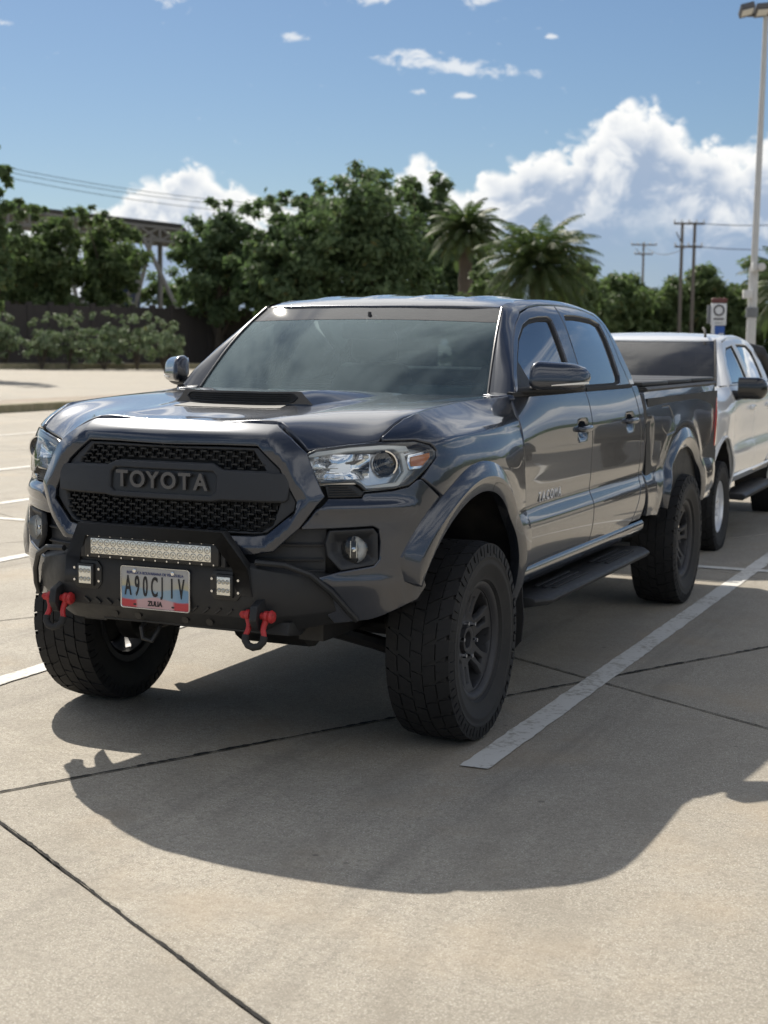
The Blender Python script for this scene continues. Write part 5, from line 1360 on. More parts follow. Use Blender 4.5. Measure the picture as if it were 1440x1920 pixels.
mat('tar', (.010, .009, .008), .95)
def paint_line(T, b):
    g = T.node('ShaderNodeNewGeometry').outputs['Position']
    wear = T.noise(g, 30, 5, .7); wear2 = T.noise(g, 3.5, 4, .6); f2 = T.noise(g, 160, 3, .6)
    k = T.sstep(T.m('ADD', T.m('MULTIPLY', wear, .65), T.m('MULTIPLY', wear2, .45)), .55, .68)
    c = T.mix(T.m('MULTIPLY', f2, .30), (.68, .67, .63), (.46, .44, .40)); c = T.mix(T.m('MULTIPLY', k, .85), c, (.34, .315, .265))
    T.put(b.inputs['Base Color'], c); bumpn(T, b, f2, .3, .001)
mat('line_paint', rough=.75, build=paint_line)
m = MB(); m.add([(-700, -700, -.010), (700, -700, -.010), (700, 1200, -.010), (-700, 1200, -.010)], [(0, 1, 2, 3)]); ground = m.build('ground', M_['concrete'], None, smooth=0); ground['kind'] = 'structure'

# slabs: a skewed lattice read off the joints
O0 = Vector((1.022, 1.238)); EA = Vector((.454, .891))*3.07; EB = Vector((-.846, .533))*3.0
lot = link('pavement', None); lot['kind'] = 'structure'
def slab_mesh():
    gp = .0055; u = EA.normalized(); v = EB.normalized()
    c = [Vector((0, 0)), EA, EA+EB, EB]; c = [Vector((p.x, p.y)) for p in c]
    if area2([tuple(p) for p in c]) < 0: c = c[::-1]
    rnd = random.Random(4)
    pts = dense([tuple(p) for p in c], .12)
    out = inset(pts, gp); out = [(x+rnd.uniform(-.0022, .0022), y+rnd.uniform(-.0022, .0022)) for x, y in out]; inn = inset(out, .006)
    n = len(out); me = bpy.data.meshes.new('slab')
    P = [(x, y, 0) for x, y in inn]+[(x, y, -.004) for x, y in out]+[(x, y, -.03) for x, y in out]
    F = [tuple(range(n))]+[(i, n+i, n+(i+1) % n, (i+1) % n) for i in range(n)]+[(n+i, 2*n+i, 2*n+(i+1) % n, n+(i+1) % n) for i in range(n)]
    me.from_pydata(P, [], F); me.materials.append(M_['concrete']); return me
sm = slab_mesh(); ns = 0
for i in range(-5, 8):
    for j in range(-5, 11):
        o = O0+EA*i+EB*j; c = o+EA*.5+EB*.5
        d = Vector((c.x-CAM_POS.x, c.y-CAM_POS.y)); f = d.dot(Vector((fwd.x, fwd.y)).normalized()); l = abs(d.dot(Vector((rgt0.x, rgt0.y))))
        if f < -3 or f > 34 or l > f*.30+6: continue
        s = bpy.data.objects.new('slab', sm); COL.objects.link(s); s.parent = lot; s.location = (o.x, o.y, random.Random(i*31+j).uniform(-.0015, .0)); ns += 1
m = MB(); m.add([(-26, -14, -.0075), (16, -14, -.0075), (16, 32, -.0075), (-26, 32, -.0075)], [(0, 1, 2, 3)])
m = MB()
for i in range(-5, 9):
    a = O0+EA*i+EB*-5; b = O0+EA*i+EB*11; q = Vector((EA.x, EA.y)).normalized()*.012; m.add([(*(a-q), -.0075), (*(b-q), -.0075), (*(b+q), -.0075), (*(a+q), -.0075)], [(0, 1, 2, 3)])
for j in range(-5, 12):
    a = O0+EB*j+EA*-5; b = O0+EB*j+EA*8; q = Vector((EB.x, EB.y)).normalized()*.012; m.add([(*(a-q), -.007), (*(b-q), -.007), (*(b+q), -.007), (*(a+q), -.007)], [(0, 1, 2, 3)])
m.build('joint_filler', M_['tar'], lot, smooth=0, kind='stuff')
# crumbled edge along the widest joint
def ragged(p0, p1, seed, w=.012):
    rnd = random.Random(seed); d = (p1-p0); L = d.length; d.normalize(); n = Vector((-d.y, d.x)); k = int(L/.022); a = []; b = []; off = 0
    for i in range(k+1):
        off = off*.9+rnd.uniform(-.0015, .0015); ww = w*(.35+rnd.random()**2*1.1)
        c = p0+d*(L*i/k)+n*off; a.append((*(c+n*ww), .0022)); b.append((*(c-n*ww*(.4+rnd.random()*.6)), .0022))
    m = MB(); m.add(a+b, [(i, i+1, k+2+i, k+1+i) for i in range(k)]); m.build('joint_crack', M_['tar'], lot, smooth=0)
ragged(O0-EA*1.15, O0+EA*1.6, 3); ragged(O0-EA-EB*1.2, O0-EA+EB*.3, 8, .0055); ragged(O0-EB*1.0, O0+EB*.5, 5, .005)
# stall markings: 4 mm above the slabs
def stripe(x0, x1, y0, y1, name='stall_line'):
    rnd = random.Random(int(x0*100+y0*10)); m = MB(); n = max(2, int(max(x1-x0, y1-y0)/.05)); L = []; Rr = []
    for i in range(n+1):
        t = i/n; j0, j1 = rnd.uniform(-.006, .006)*rnd.random(), rnd.uniform(-.006, .006)*rnd.random()
        if y1-y0 > x1-x0: L.append((x0+j0, y0+(y1-y0)*t, .004)); Rr.append((x1+j1, y0+(y1-y0)*t, .004))
        else: L.append((x0+(x1-x0)*t, y0+j0, .004)); Rr.append((x0+(x1-x0)*t, y1+j1, .004))
    m.add(L+Rr, [(i, i+1, n+2+i, n+1+i) for i in range(n)]); return m.build(name, M_['line_paint'], lot, smooth=0)
for x in (1.04, -1.40, -3.80, -6.15, -8.5, -10.9, 3.45, 5.85):
    sk = stripe(x-.056, x+.056, -.40, 5.06)
    stripe(x-.056, x+.056, 5.18, 10.6)
stripe(-12, 8, 5.065, 5.175, 'end_line')
for x in (-12.6,): stripe(x-.05, x+.05, -8, 20)
# kerbs
def kerb_m(T, b):
    g = T.node('ShaderNodeNewGeometry').outputs['Position']; n = T.noise(g, 4, 5, .65); f = T.noise(g, 60, 3, .6)
    c = T.mix(T.sstep(n, .35, .65), (.36, .31, .20), (.24, .22, .12)); c = T.mix(T.m('MULTIPLY', f, .4), c, (.14, .13, .09)); T.put(b.inputs['Base Color'], c)
mat('kerb_stone', rough=.9, build=kerb_m)
def kerb(pts, w, h, name, label):
    k = thing(name, label, 'kerb')
    pts = [Vector(p) for p in pts]
    for a, b in zip(pts[:-1], pts[1:]):
        L = (b-a).length; n = max(1, round(L/1.2)); d = (b-a)/L; q = Vector((-d.y, d.x))
        for i in range(n):
            p0 = a+d*(L*i/n+.006); p1 = a+d*(L*(i+1)/n-.006); m = MB()
            prof = [(0, -.03), (.02, h-.02), (.04, h), (w-.02, h), (w, h-.02), (w, -.03)]
            m.loft([[(p.x+q.x*o, p.y+q.y*o, z) for o, z in prof] for p in (p0, p1)]); m.build('kerb_stone', M_['kerb_stone'], k, smooth=20)
    return k
kerb([(-17.2, 6), (-17.2, 31)], .30, .17, 'kerb', 'low mossy kerb of the traffic island left behind the grey pickup')
m = MB(); m.add([(-17.48, 6, .10), (-17.48, 31, .10), (-20.0, 31, .10), (-20.0, 6, .10)], [(3, 2, 1, 0)])
mat('island_soil', rough=.95, build=lambda T, b: concrete(T, b, (.30, .235, .17), False)); isl = m.build('traffic_island', M_['island_soil'], None, smooth=0); isl['kind'] = 'structure'
# ================================================================ background
F0 = Vector((-math.sin(YAW), math.cos(YAW), 0)); HYC = 645
def at(px, D, z=0.0):
    """ground point seen in column px at distance D (metres along the view)"""
    p = CAM_POS+F0*D+rgt0*(D*(px-720)/FPX); return Vector((p.x, p.y, z))
def hz(px, py, D): return 1.547+D*(HYC+(px-720)*.011-py)/FPX

def leaf_m(a, b_, name, tr=.35):
    m = bpy.data.materials.new(name); m.use_nodes = True; T = NT(m.node_tree); T.n.clear(); o = T.node('ShaderNodeOutputMaterial')
    rnd = T.node('ShaderNodeNewGeometry').outputs['Random Per Island']; oi = T.node('ShaderNodeObjectInfo').outputs['Random']
    c = T.mix(T.m('ADD', T.m('MULTIPLY', rnd, .8), T.m('MULTIPLY', oi, .2)), a, b_)
    c = T.mix(T.sstep(rnd, .96, 1.0), c, (.16, .13, .04))
    d = T.node('ShaderNodeBsdfPrincipled'); T.put(d.inputs['Base Color'], c); d.inputs['Roughness'].default_value = .55; d.inputs['Specular IOR Level'].default_value = .35
    t = T.node('ShaderNodeBsdfTranslucent'); T.put(t.inputs[0], T.mix(.4, c, (.09, .18, .03)))
    x = T.node('ShaderNodeMixShader'); x.inputs[0].default_value = tr; T.l.new(d.outputs[0], x.inputs[1]); T.l.new(t.outputs[0], x.inputs[2]); T.l.new(x.outputs[0], o.inputs[0]); MATS[name] = m; return m
leaf_m((.09, .14, .068), (.19, .255, .12), 'leaf_dark', .5); leaf_m((.10, .15, .06), (.21, .265, .115), 'leaf_mid', .5); leaf_m((.12, .18, .08), (.40, .46, .30), 'leaf_pale', .3); leaf_m((.045, .068, .03), (.10, .125, .055), 'leaf_palm', .4)
def bark_b(T, b):
    c = objco(T); n = T.noise(T.vm('MULTIPLY', c, (1, 1, .25)), 9, 5, .65); T.put(b.inputs['Base Color'], T.mix(n, (.045, .036, .027), (.13, .105, .08))); bumpn(T, b, n, .6, .03)
mat('bark', rough=.9, build=bark_b)

def crown_mesh(name, rnd, rx, ry, rz, cz, nclump, nleaf, leaf, shape=1.0, gap=.0, spikes=0):
    """leaf quads gathered in clumps through the crown's volume"""
    V = []; F = []; cents = []
    lobes = [(rnd.uniform(-.55, .55)*rx, rnd.uniform(-.55, .55)*ry, rnd.uniform(-.35, .45)*rz, rnd.uniform(.42, .68)) for _ in range(9)]
    tries = 0
    while len(cents) < nclump and tries < 20000:
        tries += 1
        lx, ly, lz, lr = rnd.choice(lobes); a = rnd.uniform(0, 2*math.pi); u = rnd.uniform(-1, 1); r = rnd.random()**.28*lr; s = math.sqrt(1-u*u)
        p = Vector((lx+rx*r*s*math.cos(a), ly+ry*r*s*math.sin(a), lz+rz*r*u*shape))
        cents.append(p)
    for _ in range(spikes):
        a = rnd.uniform(0, 2*math.pi); r = rnd.random()**.5*.75; cents.append(Vector((rx*r*math.cos(a), ry*r*math.sin(a), rz*(.98-.35*r+rnd.uniform(-.05, .14)))))
    for ci, p in enumerate(cents):
        cr = rnd.uniform(.10, .17)*min(rx, rz)*(1 if ci < nclump else .55); out = Vector((p.x/rx, p.y/ry, p.z/rz))
        for _ in range(nleaf if ci < nclump else nleaf//2):
            d = Vector((rnd.gauss(0, 1), rnd.gauss(0, 1), rnd.gauss(0, .75))); q = p+d*cr*.55
            nrm = (d.normalized()*.7+out*.5+Vector((rnd.uniform(-1, 1), rnd.uniform(-1, 1), rnd.uniform(-.2, 1.2)))*.8).normalized()
            t = nrm.orthogonal().normalized(); t.rotate(Quaternion(nrm, rnd.uniform(0, 6.28))); b = nrm.cross(t); L = leaf*rnd.uniform(.6, 1.25); w = L*rnd.uniform(.34, .5)
            k = len(V); q = q+Vector((0, 0, cz))
            V += [q-t*L*.5, q+b*w*.5+nrm*L*.05, q+t*L*.5-nrm*L*.08, q-b*w*.5+nrm*L*.05]; F.append((k, k+1, k+2, k+3))
    me = bpy.data.meshes.new(name); me.from_pydata([tuple(v) for v in V], [], F); return me, cents
def tree(px, D, py_top, wpx, label, seed, mt='leaf_dark', base=None, nclump=95, nleaf=90, leaf=.46, trunk=True, cat='tree', group=None, name='broadleaf_tree', low=.30, spikes=10):
    rnd = random.Random(seed); g = at(px, D); H = hz(px, py_top, D)*1.0; rx = wpx*D/FPX/2
    t = thing(name, label, cat, g, rnd.uniform(0, 6), group)
    cz = H*(low+1)/2; rz = H*(1-low)/2
    me, cents = crown_mesh('crown', rnd, rx, rx*.9, rz, cz, nclump, nleaf, leaf, spikes=spikes)
    link('crown', me, t, M_[mt])
    m = MB(); r0 = max(.12, H*.024); lean = Vector((rnd.uniform(-.25, .25), rnd.uniform(-.25, .25), 0))
    stem = [Vector((0, 0, -.1)), Vector((.03, 0, H*.15)), Vector((lean.x*.4, lean.y*.4, H*.32)), Vector((lean.x, lean.y, H*.55))]
    m.tube(stem, [r0*1.25, r0, r0*.85, r0*.5], 9)
    for p in rnd.sample(cents, min(14, len(cents))):
        a = stem[rnd.choice((1, 2, 2, 3))]; e = p+Vector((0, 0, cz)); mid = (a+e)/2+Vector((rnd.uniform(-.3, .3), rnd.uniform(-.3, .3), .25)); m.tube([a, mid, e], [r0*.45, r0*.26, r0*.08], 6)
    m.build('trunk', M_['bark'], t)
    return t
tree(-18, 58, 288, 118, 'dark tree at the far left edge, cut by the picture border', 11, nclump=90, low=.05)
tree(95, 90, 376, 180, 'leafy tree left of the steel truss, standing behind the pale shrubs', 12, 'leaf_mid', nclump=130, nleaf=90, low=.12, spikes=5)
tree(200, 93, 398, 165, 'leafy tree in front of the steel truss and blue building', 13, 'leaf_mid', nclump=120, nleaf=90, low=.12, spikes=5)
tree(28, 88, 372, 130, 'leafy tree between the left border tree and the truss', 19, 'leaf_mid', nclump=90, nleaf=90, low=.1, spikes=4)
tree(408, 92, 372, 215, 'dense dark tree just right of the steel truss', 14, nclump=170, low=.16, spikes=5)
tree(520, 88, 372, 210, 'wide low tree in the middle of the dark tree group', 15, nclump=160, nleaf=90, low=.12)
tree(688, 90, 322, 300, 'tallest broad tree above the grey pickup roof', 16, nclump=240, low=.12, spikes=16)
tree(790, 96, 338, 150, 'narrow dark tree between the tallest tree and the palms', 17, nclump=120, low=.1)
tree(850, 98, 408, 150, 'dark tree behind the first palm', 27, nclump=120, low=.0, spikes=0)
tree(590, 94, 350, 150, 'dark tree tucked in left of the tallest tree', 18, nclump=120, low=.1)

tree(-210, 84, 340, 170, 'leafy tree left of the picture border beyond the wall', 61, 'leaf_mid', nclump=80, nleaf=70, low=.1, spikes=0)
tree(-420, 82, 350, 180, 'outermost leafy tree beyond the wall, left of the picture', 62, 'leaf_mid', nclump=80, nleaf=70, low=.1, spikes=0)
def palm(px, D, py_c, rpx, label, seed, nf=70, tilt=0, group=None):
    rnd = random.Random(seed); g = at(px, D); H = hz(px, py_c, D); L = rpx*D/FPX
    t = thing('palm_tree', label, 'palm', g, rnd.uniform(0, 6), group)
    m = MB(); n = 16; pr = []
    for i in range(n+1):
        z = H*i/n-.05; r = .24*(1+.25*(1-i/n))+(.035 if i % 2 else 0)+(.10 if i > n-3 else 0); pr.append((z, r))
    m.lathe(pr, 12, 'Z'); m.build('trunk', M_['bark'], t)
    V = []; F = []
    for k in range(nf):
        a = 2*math.pi*k/nf*2.39996*nf/(2*math.pi)/1; a = k*2.39996; e = R(84-122*(k/nf)**.9+rnd.uniform(-6, 6)); LL = L*rnd.uniform(.88, 1.12)
        d = Vector((math.cos(a), math.sin(a), 0)); p = Vector((0, 0, H)); prev = p; ang = e; pts = [p]; m_ = 16
        for i in range(m_):
            ang -= (R(5.2) if e > 0 else R(3.6))*(.4+i/m_*1.2); p = p+(d*math.cos(ang)+Vector((0, 0, 1))*math.sin(ang))*(LL/m_); pts.append(p)
        side = Vector((-d.y, d.x, 0))
        for i in range(1, m_+1):
            tan = (pts[i]-pts[i-1]).normalized(); upn = side.cross(tan)
            w0 = .035*(1-i/m_)+.008; b = len(V); V += [pts[i-1]-side*w0, pts[i-1]+side*w0, pts[i]+side*w0*.8, pts[i]-side*w0*.8]; F.append((b, b+1, b+2, b+3))
            if i < 3: continue
            ll = LL*.21*math.sin(math.pi*(.12+.86*i/m_))**.6
            for sgn in (-1, 1):
                for f_ in (.0, .5):
                    o = pts[i-1].lerp(pts[i], f_); q = (side*sgn*.80+tan*.62-Vector((0, 0, 1))*.22*abs(rnd.gauss(1, .4))+upn*.25).normalized(); wv = tan*.030*D/60
                    b = len(V); V += [o-wv, o+wv, o+q*ll*.6+wv*.9-Vector((0, 0, .02)), o+q*ll-Vector((0, 0, ll*.12))]; F.append((b, b+1, b+2, b+3))
    me = bpy.data.meshes.new('crown'); me.from_pydata([tuple(v) for v in V], [], F); link('crown', me, t, M_['leaf_palm'])
    return t
palm(866, 62, 440, 86, 'palm right of the dark tree group, its fronds arching over', 21)
palm(1000, 54, 505, 128, 'large spreading palm behind the pickup roof, low trunk', 22, nf=95)
palm(1475, 46, 545, 110, 'palm at the right border behind the white lamp post', 23)
palm(905, 70, 560, 60, 'small young palm left of the large spreading palm', 24, nf=30)
tree(885, 57, 508, 120, 'low bright bush at the foot of the first palm', 28, 'leaf_mid', nclump=90, nleaf=80, low=-.1, leaf=.3, spikes=0)
RG = 'trees of the right treeline'
for k, (px, D, py, w, lab) in enumerate(((1062, 92, 470, 130, 'tree peeking out behind the large palm'), (1130, 112, 512, 190, 'first low tree of the right treeline'), (1215, 118, 492, 190, 'low tree left of the twin utility poles'), (1300, 120, 492, 200, 'low tree right of the twin utility poles'), (1392, 118, 476, 200, 'tree behind the white lamp post'), (1480, 112, 480, 160, 'tree of the right treeline at the right border'), (940, 95, 520, 150, 'low tree between the two big palms'))):
    tree(px, D, py, w, lab, 40+k, 'leaf_mid', nclump=150, nleaf=95, low=-.1, leaf=.62, spikes=0)
tree(700, 112, 420, 420, 'pale tree mass behind the tallest tree', 50, 'leaf_mid', nclump=90, nleaf=70, low=.0, leaf=.5, spikes=0)
tree(330, 128, 505, 260, 'distant pale green tree seen under the truss', 51, 'leaf_mid', nclump=70, nleaf=70, low=0, leaf=.5, spikes=0)

# shrubs in front of the wall
for k, (px, D, py, w) in enumerate(((8, 80, 588, 95), (78, 79, 600, 90), (128, 80, 586, 115), (195, 80, 590, 115), (256, 81, 588, 120), (306, 82, 598, 85))):
    rnd = random.Random(70+k); g = at(px, D); H = hz(px, py, D); rx = w*D/FPX/2
    t = thing('shrub', ['pale shrub at the left border before the brown wall', 'smallest pale shrub before the brown wall', 'bushy pale shrub, third from the left border', 'pale shrub in the middle of the row at the wall', 'tallest pale shrub, second from the right end of its row', 'last pale shrub at the right end of its row'][k], 'shrub', g, rnd.uniform(0, 6), 'pale shrubs along the wall')
    me, cents = crown_mesh('foliage', rnd, rx, rx*.8, H*.5, H*.5, 46, 40, .26, spikes=6); link('foliage', me, t, M_['leaf_pale'])
    m = MB()
    for _ in range(5):
        e = Vector((rnd.uniform(-.6, .6)*rx, rnd.uniform(-.5, .5)*rx, H*.6)); m.tube([(0, 0, -.05), e*.5, e], [.05, .035, .015], 6)
    m.build('stem', M_['bark'], t)

# brown boundary wall: panels between posts
mat('wall_brown', rough=.9, build=lambda T, b: (lambda g: (T.put(b.inputs['Base Color'], T.mix(T.noise(g, .6, 5, .6), (.046, .040, .037), (.075, .064, .058)))))(T.node('ShaderNodeNewGeometry').outputs['Position']))
wall = thing('boundary_wall', 'long dark brown boundary wall behind the shrubs and under the trees', 'wall')
A0, A1 = at(-760, 72), at(820, 104); N_ = 40; dv = (A1-A0)/N_; dn = dv.normalized(); qn = Vector((-dn.y, dn.x, 0))
for i in range(N_):
    p = A0+dv*(i+.5); m = MB(); m.box((p.x, p.y, 1.72), (dv.length-.30, .12, 3.46), Matrix.Rotation(math.atan2(dn.y, dn.x), 3, 'Z')); m.build('wall_panel', M_['wall_brown'], wall, smooth=0)
    p = A0+dv*i; m = MB(); m.box((p.x, p.y, 1.8), (.30, .26, 3.62), Matrix.Rotation(math.atan2(dn.y, dn.x), 3, 'Z')); m.build('wall_post', M_['wall_brown'], wall, smooth=0)
kerb([at(-760, 66).to_2d(), at(-140, 76).to_2d(), at(360, 84).to_2d(), at(760, 96).to_2d()], .35, .28, 'kerb', 'far kerb running along the foot of the shrubs and wall')
m = MB(); a, b, c, d = at(-760, 66.4), at(760, 97), at(800, 140), at(-900, 140); m.add([(*p.to_2d(), .22) for p in (a, b, c, d)], [(0, 1, 2, 3)]); vg = m.build('verge', mat('verge_soil', rough=.95, build=lambda T, b: concrete(T, b, (.10, .085, .05), False)), None, smooth=0); vg['kind'] = 'structure'

# steel truss canopy
mat('steel_tan', (.24, .225, .20), .6); mat('roof_dark', (.06, .057, .055), .7)
def truss():
    t = thing('truss_canopy', 'long steel truss canopy rising above the left trees', 'canopy'); D = 116
    def q(px, py, dd=0): p = at(px, D+dd); p.z = hz(px, py, D+dd); return p
    L = 10; top = [q(-60+i*40, 392+i*4.6) for i in range(L+1)]; bot = [q(-60+i*40, 418+i*4.4) for i in range(L+1)]
    def bar(name, a, b, r=.14): m = MB(); d = b-a; m.cyl(a, b, r, n=6); m.build(name, M_['steel_tan'], t)
    for i in range(L):
        bar('top_chord', top[i], top[i+1], .12); bar('bottom_chord', bot[i], bot[i+1], .12)
        bar('diagonal', top[i], bot[i+1], .10); bar('diagonal', bot[i], top[i+1], .10)
    for i in range(L+1): bar('vertical', top[i], bot[i], .11)
    for i in range(L):
        a, b = top[i]+Vector((0, 0, .25)), top[i+1]+Vector((0, 0, .25)); bk = F0*14+Vector((0, 0, -1.0)); m = MB(); m.add([a, b, b+bk, a+bk, a+Vector((0, 0, .2)), b+Vector((0, 0, .2)), b+bk+Vector((0, 0, .2)), a+bk+Vector((0, 0, .2))], [(0, 1, 2, 3), (7, 6, 5, 4), (0, 4, 5, 1), (1, 5, 6, 2), (2, 6, 7, 3), (3, 7, 4, 0)]); m.build('roof_sheet', M_['roof_dark'], t, smooth=0)
    for px0, px1 in ((268, 335), (286, 250), (120, 150), (152, 120), (208, 262), (262, 212)):
        lo = 575; hi = 448 if px0 in (268, 286, 120) else 530 if px0 in (208, 262) else 448
        a = q(px0, hi); b = at(px1, D); b.z = max(0, hz(px1, 590, D)); bar('column_brace', a, b, .17)
    for px0 in (10, 170, 300):
        a = q(px0, 440, 6); b = at(px0, D+6); bar('column', a, b, .2)
truss()
mat('blue_cladding', (.022, .04, .10), .6); mat('white_render', (.62, .62, .60), .8); mat('window_dark', (.03, .035, .04), .2)
b = thing('blue_building', 'dark blue clad building block seen under the truss', 'building'); g = at(222, 124)
rz = Matrix.Rotation(YAW, 3, 'Z'); m = MB(); m.box((g.x, g.y, 3.6), (2.6, 6, 7.2), rz); m.build('wall', M_['blue_cladding'], b, smooth=0); m = MB(); m.box((g.x, g.y, 7.3), (2.8, 6.2, .2), rz); m.build('roof', M_['roof_dark'], b, smooth=0)
for k in range(2):
    p = g-F0*3.02; m = MB(); m.box((p.x, p.y, 2.2+k*2.6), (1.6, .06, 1.2), rz); m.build('window', M_['window_dark'], b, smooth=0)
b = thing('white_building', 'low white building left of the blue block under the trees', 'building'); g = at(150, 122)
m = MB(); m.box((g.x, g.y, 2.3), (5.2, 6, 4.6), rz); m.build('wall', M_['white_render'], b, smooth=0); m = MB(); m.box((g.x, g.y, 4.7), (5.6, 6.4, .25), rz); m.build('roof', M_['roof_dark'], b, smooth=0)
for k in (-1, 0, 1):
    p = g-F0*3.02+rgt0*k*1.6; m = MB(); m.box((p.x, p.y, 2.6), (.9, .06, 1.3), rz); m.build('window', M_['window_dark'], b, smooth=0)

# utility poles and lines
mat('pole_grey', (.16, .14, .12), .85); mat('wire', (.05, .05, .05), .6)
def upole(px, D, top, label, twin=False, arms=((0, 1.0),), spread=0):
    g = at(px, D); H = hz(px, top, D); t = thing('utility_pole', label, 'utility pole', g, YAW)
    for dx in ((-.45, .45) if twin else (0,)):
        m = MB(); m.cyl((dx, 0, -.1), (dx, 0, H), .16, .11, 10); m.build('pole', M_['pole_grey'], t)
    for dz, hw in arms:
        m = MB(); m.box((0, -.15, H-dz), (2*hw, .12, .14)); m.build('crossarm', M_['pole_grey'], t)
        for k in range(-2, 3):
            m = MB(); m.lathe([(0, .03), (.06, .07), (.10, .03), (.16, .07), (.22, .03), (.26, .001)], 8, 'Z', (k*hw*.48, -.15, H-dz+.07)); m.build('insulator', M_['white_render'], t)
    m = MB(); m.tube([(-(.45 if twin else 0), -.12, H-1.6), (-.9, -.12, H-.7)], .04, 6); m.build('brace', M_['pole_grey'], t)
    return g, H
g1, h1 = upole(1277, 112, 424, 'twin wooden utility pole with crossarms above the right treeline', True, ((.1, 1.1), (1.75, 1.0)))
g2, h2 = upole(1195, 170, 460, 'single distant utility pole with crossarms left of the twin pole', False, ((.3, 1.4), (1.3, 1.0)))
def wires(a, b, zs, label, sag=1.0, spread=.6, n=18, name='power_line'):
    for k, z0 in enumerate(zs):
        m = MB(); pts = []
        for i in range(n+1):
            t = i/n; p = a.lerp(b, t); pts.append((p.x+rgt0.x*0, p.y, z0[0]*(1-t)+z0[1]*t-sag*4*t*(1-t)))
        m.tube(pts, .028, 5); o = m.build(name, M_['wire'], None); tag(o, label[k], 'power line', 'overhead power lines')
wires(at(1277, 112), at(1640, 105), ((h1, h1+.3), (h1-1.65, h1-1.5)), ('upper power line running right from the twin pole', 'lower power line running right from the twin pole'), .5)
wires(at(1277, 112), at(1195, 170), ((h1-1.7, h2-.3),), ('power line strung from the twin pole to the distant pole',), .8)
LW = [at(-60, 140), at(620, 150)]
wires(LW[0], LW[1], ((hz(0, 308, 140), hz(620, 398, 150)), (hz(0, 316, 140), hz(620, 404, 150)), (hz(0, 326, 140), hz(620, 416, 150))), ('topmost power line above the left trees', 'middle power line above the left trees', 'lowest power line above the left trees'), .8)

# white lamp post
mat('post_white', rough=.5, build=lambda T, b: (lambda g: T.put(b.inputs['Base Color'], T.mix(T.noise(g, 6, 5, .6), (.62, .62, .61), (.48, .48, .47))))(objco(T)))
mat('lamp_grey', (.10, .10, .105), .5); mat('grey_band', (.17, .18, .19), .6)
def lamp_post():
    D = 34; g = at(1398, D); H = hz(1436, 46, D)-.1; t = thing('lamp_post', 'tall white lamp post with flood lights at the right border', 'lamp post', g, YAW)
    tx_ = .010*H
    m = MB(); m.cyl((0, 0, -.05), (tx_*.35, 0, H*.38), .115, .10, 14); m.cyl((tx_*.35, 0, H*.38), (tx_, 0, H), .075, .055, 12); m.build('post', M_['post_white'], t)
    m = MB(); m.cyl((tx_*.22, 0, hz(1400, 598, D)), (tx_*.22, 0, hz(1400, 580, D)), .135, n=14); m.build('band', M_['grey_band'], t)
    m = MB(); m.box((tx_*.3-.02, -.15, hz(1406, 506, D)), (.10, .14, .20)); m.cyl((tx_*.3+.12, -.25, hz(1406, 506, D)), (tx_*.3+.12, -.05, hz(1406, 506, D)), .09, n=12); m.build('camera_box', M_['post_white'], t, bevel=.01)
    m = MB(); m.box((tx_*.25-.14, -.12, hz(1395, 556, D)), (.20, .12, .18)); m.build('junction_box', M_['white_render'], t, bevel=.01)
    m = MB(); m.box((tx_-.10, 0, H+.02), (.80, .10, .07)); m.build('crossbar', M_['lamp_grey'], t, bevel=.01)
    for dx, rr in ((-.45, -.25), (-.12, -.1), (.25, .2)):
        m = MB(); m.box((tx_+dx, -.12, H+.10), (.30, .42, .13), Matrix.Rotation(rr, 3, 'Y') @ Matrix.Rotation(R(-18), 3, 'X')); fo = m.build('flood_light', M_['lamp_grey'], t, bevel=.02)
        m = MB(); m.box((tx_+dx, -.20, H+.035), (.24, .26, .01), Matrix.Rotation(rr, 3, 'Y') @ Matrix.Rotation(R(-18), 3, 'X')); m.build('lens', M_['white_render'], fo)
lamp_post()
def sign():
    D = 27; g = at(1338, D); t = thing('pylon_sign', 'small white sign with ring emblem over a blue panel beside the lamp post', 'sign', g, YAW); z = lambda py: hz(1338, py, D)
    mat('sign_white', (.72, .73, .74), .5); mat('sign_blue', (.03, .10, .36), .5); mat('sign_ink', (.05, .05, .055), .5); mat('sign_red', (.13, .045, .04), .6)
    m = MB(); m.cyl((-.09, 0, 0), (-.09, 0, z(575)), .03, n=10); m.build('post', M_['sign_white'], t)
    m = MB(); m.box((0, 0, (z(572)+z(613))/2), (.27, .05, z(572)-z(613))); m.build('board', M_['sign_white'], t, bevel=.01)
    m = MB(); m.box((-.16, .03, (z(572)+z(613))/2), (.07, .05, z(576)-z(610))); m.build('side_board', M_['grey_band'], t, bevel=.005)
    m = MB(); m.box((.03, 0, (z(614)+z(640))/2), (.16, .05, z(614)-z(640))); m.build('blue_panel', M_['sign_blue'], t, bevel=.005)
    c = Vector((0, -.03, z(585))); m = MB(); m.tube([c+Vector((math.cos(a), 0, math.sin(a)))*.085 for a in [2*math.pi*k/28 for k in range(28)]], .014, 6, closed=True); m.build('ring_emblem', M_['sign_ink'], t)
    m = MB(); m.box((0, -.027, z(601)), (.18, .006, .028)); m.build('lettering_bar', M_['sign_ink'], t)
    m = MB(); m.box((0, -.027, z(608)), (.14, .006, .010)); m.build('small_print', M_['grey_band'], t)
    m = MB()
    for a in (-.09, -.03, .04, .10): m.box((a, 0, z(567)), (.075, .06, .085), Matrix.Rotation(a*4, 3, 'Y'))
    m.build('top_ornament', M_['sign_red'], t, bevel=.01)
    c = Vector((.05, -.03, z(632))); m = MB(); m.tube([c+Vector((math.cos(a), 0, math.sin(a)))*.04 for a in [2*math.pi*k/20 for k in range(20)]], .012, 6, closed=True); m.build('panel_symbol', M_['sign_white'], t)
sign()

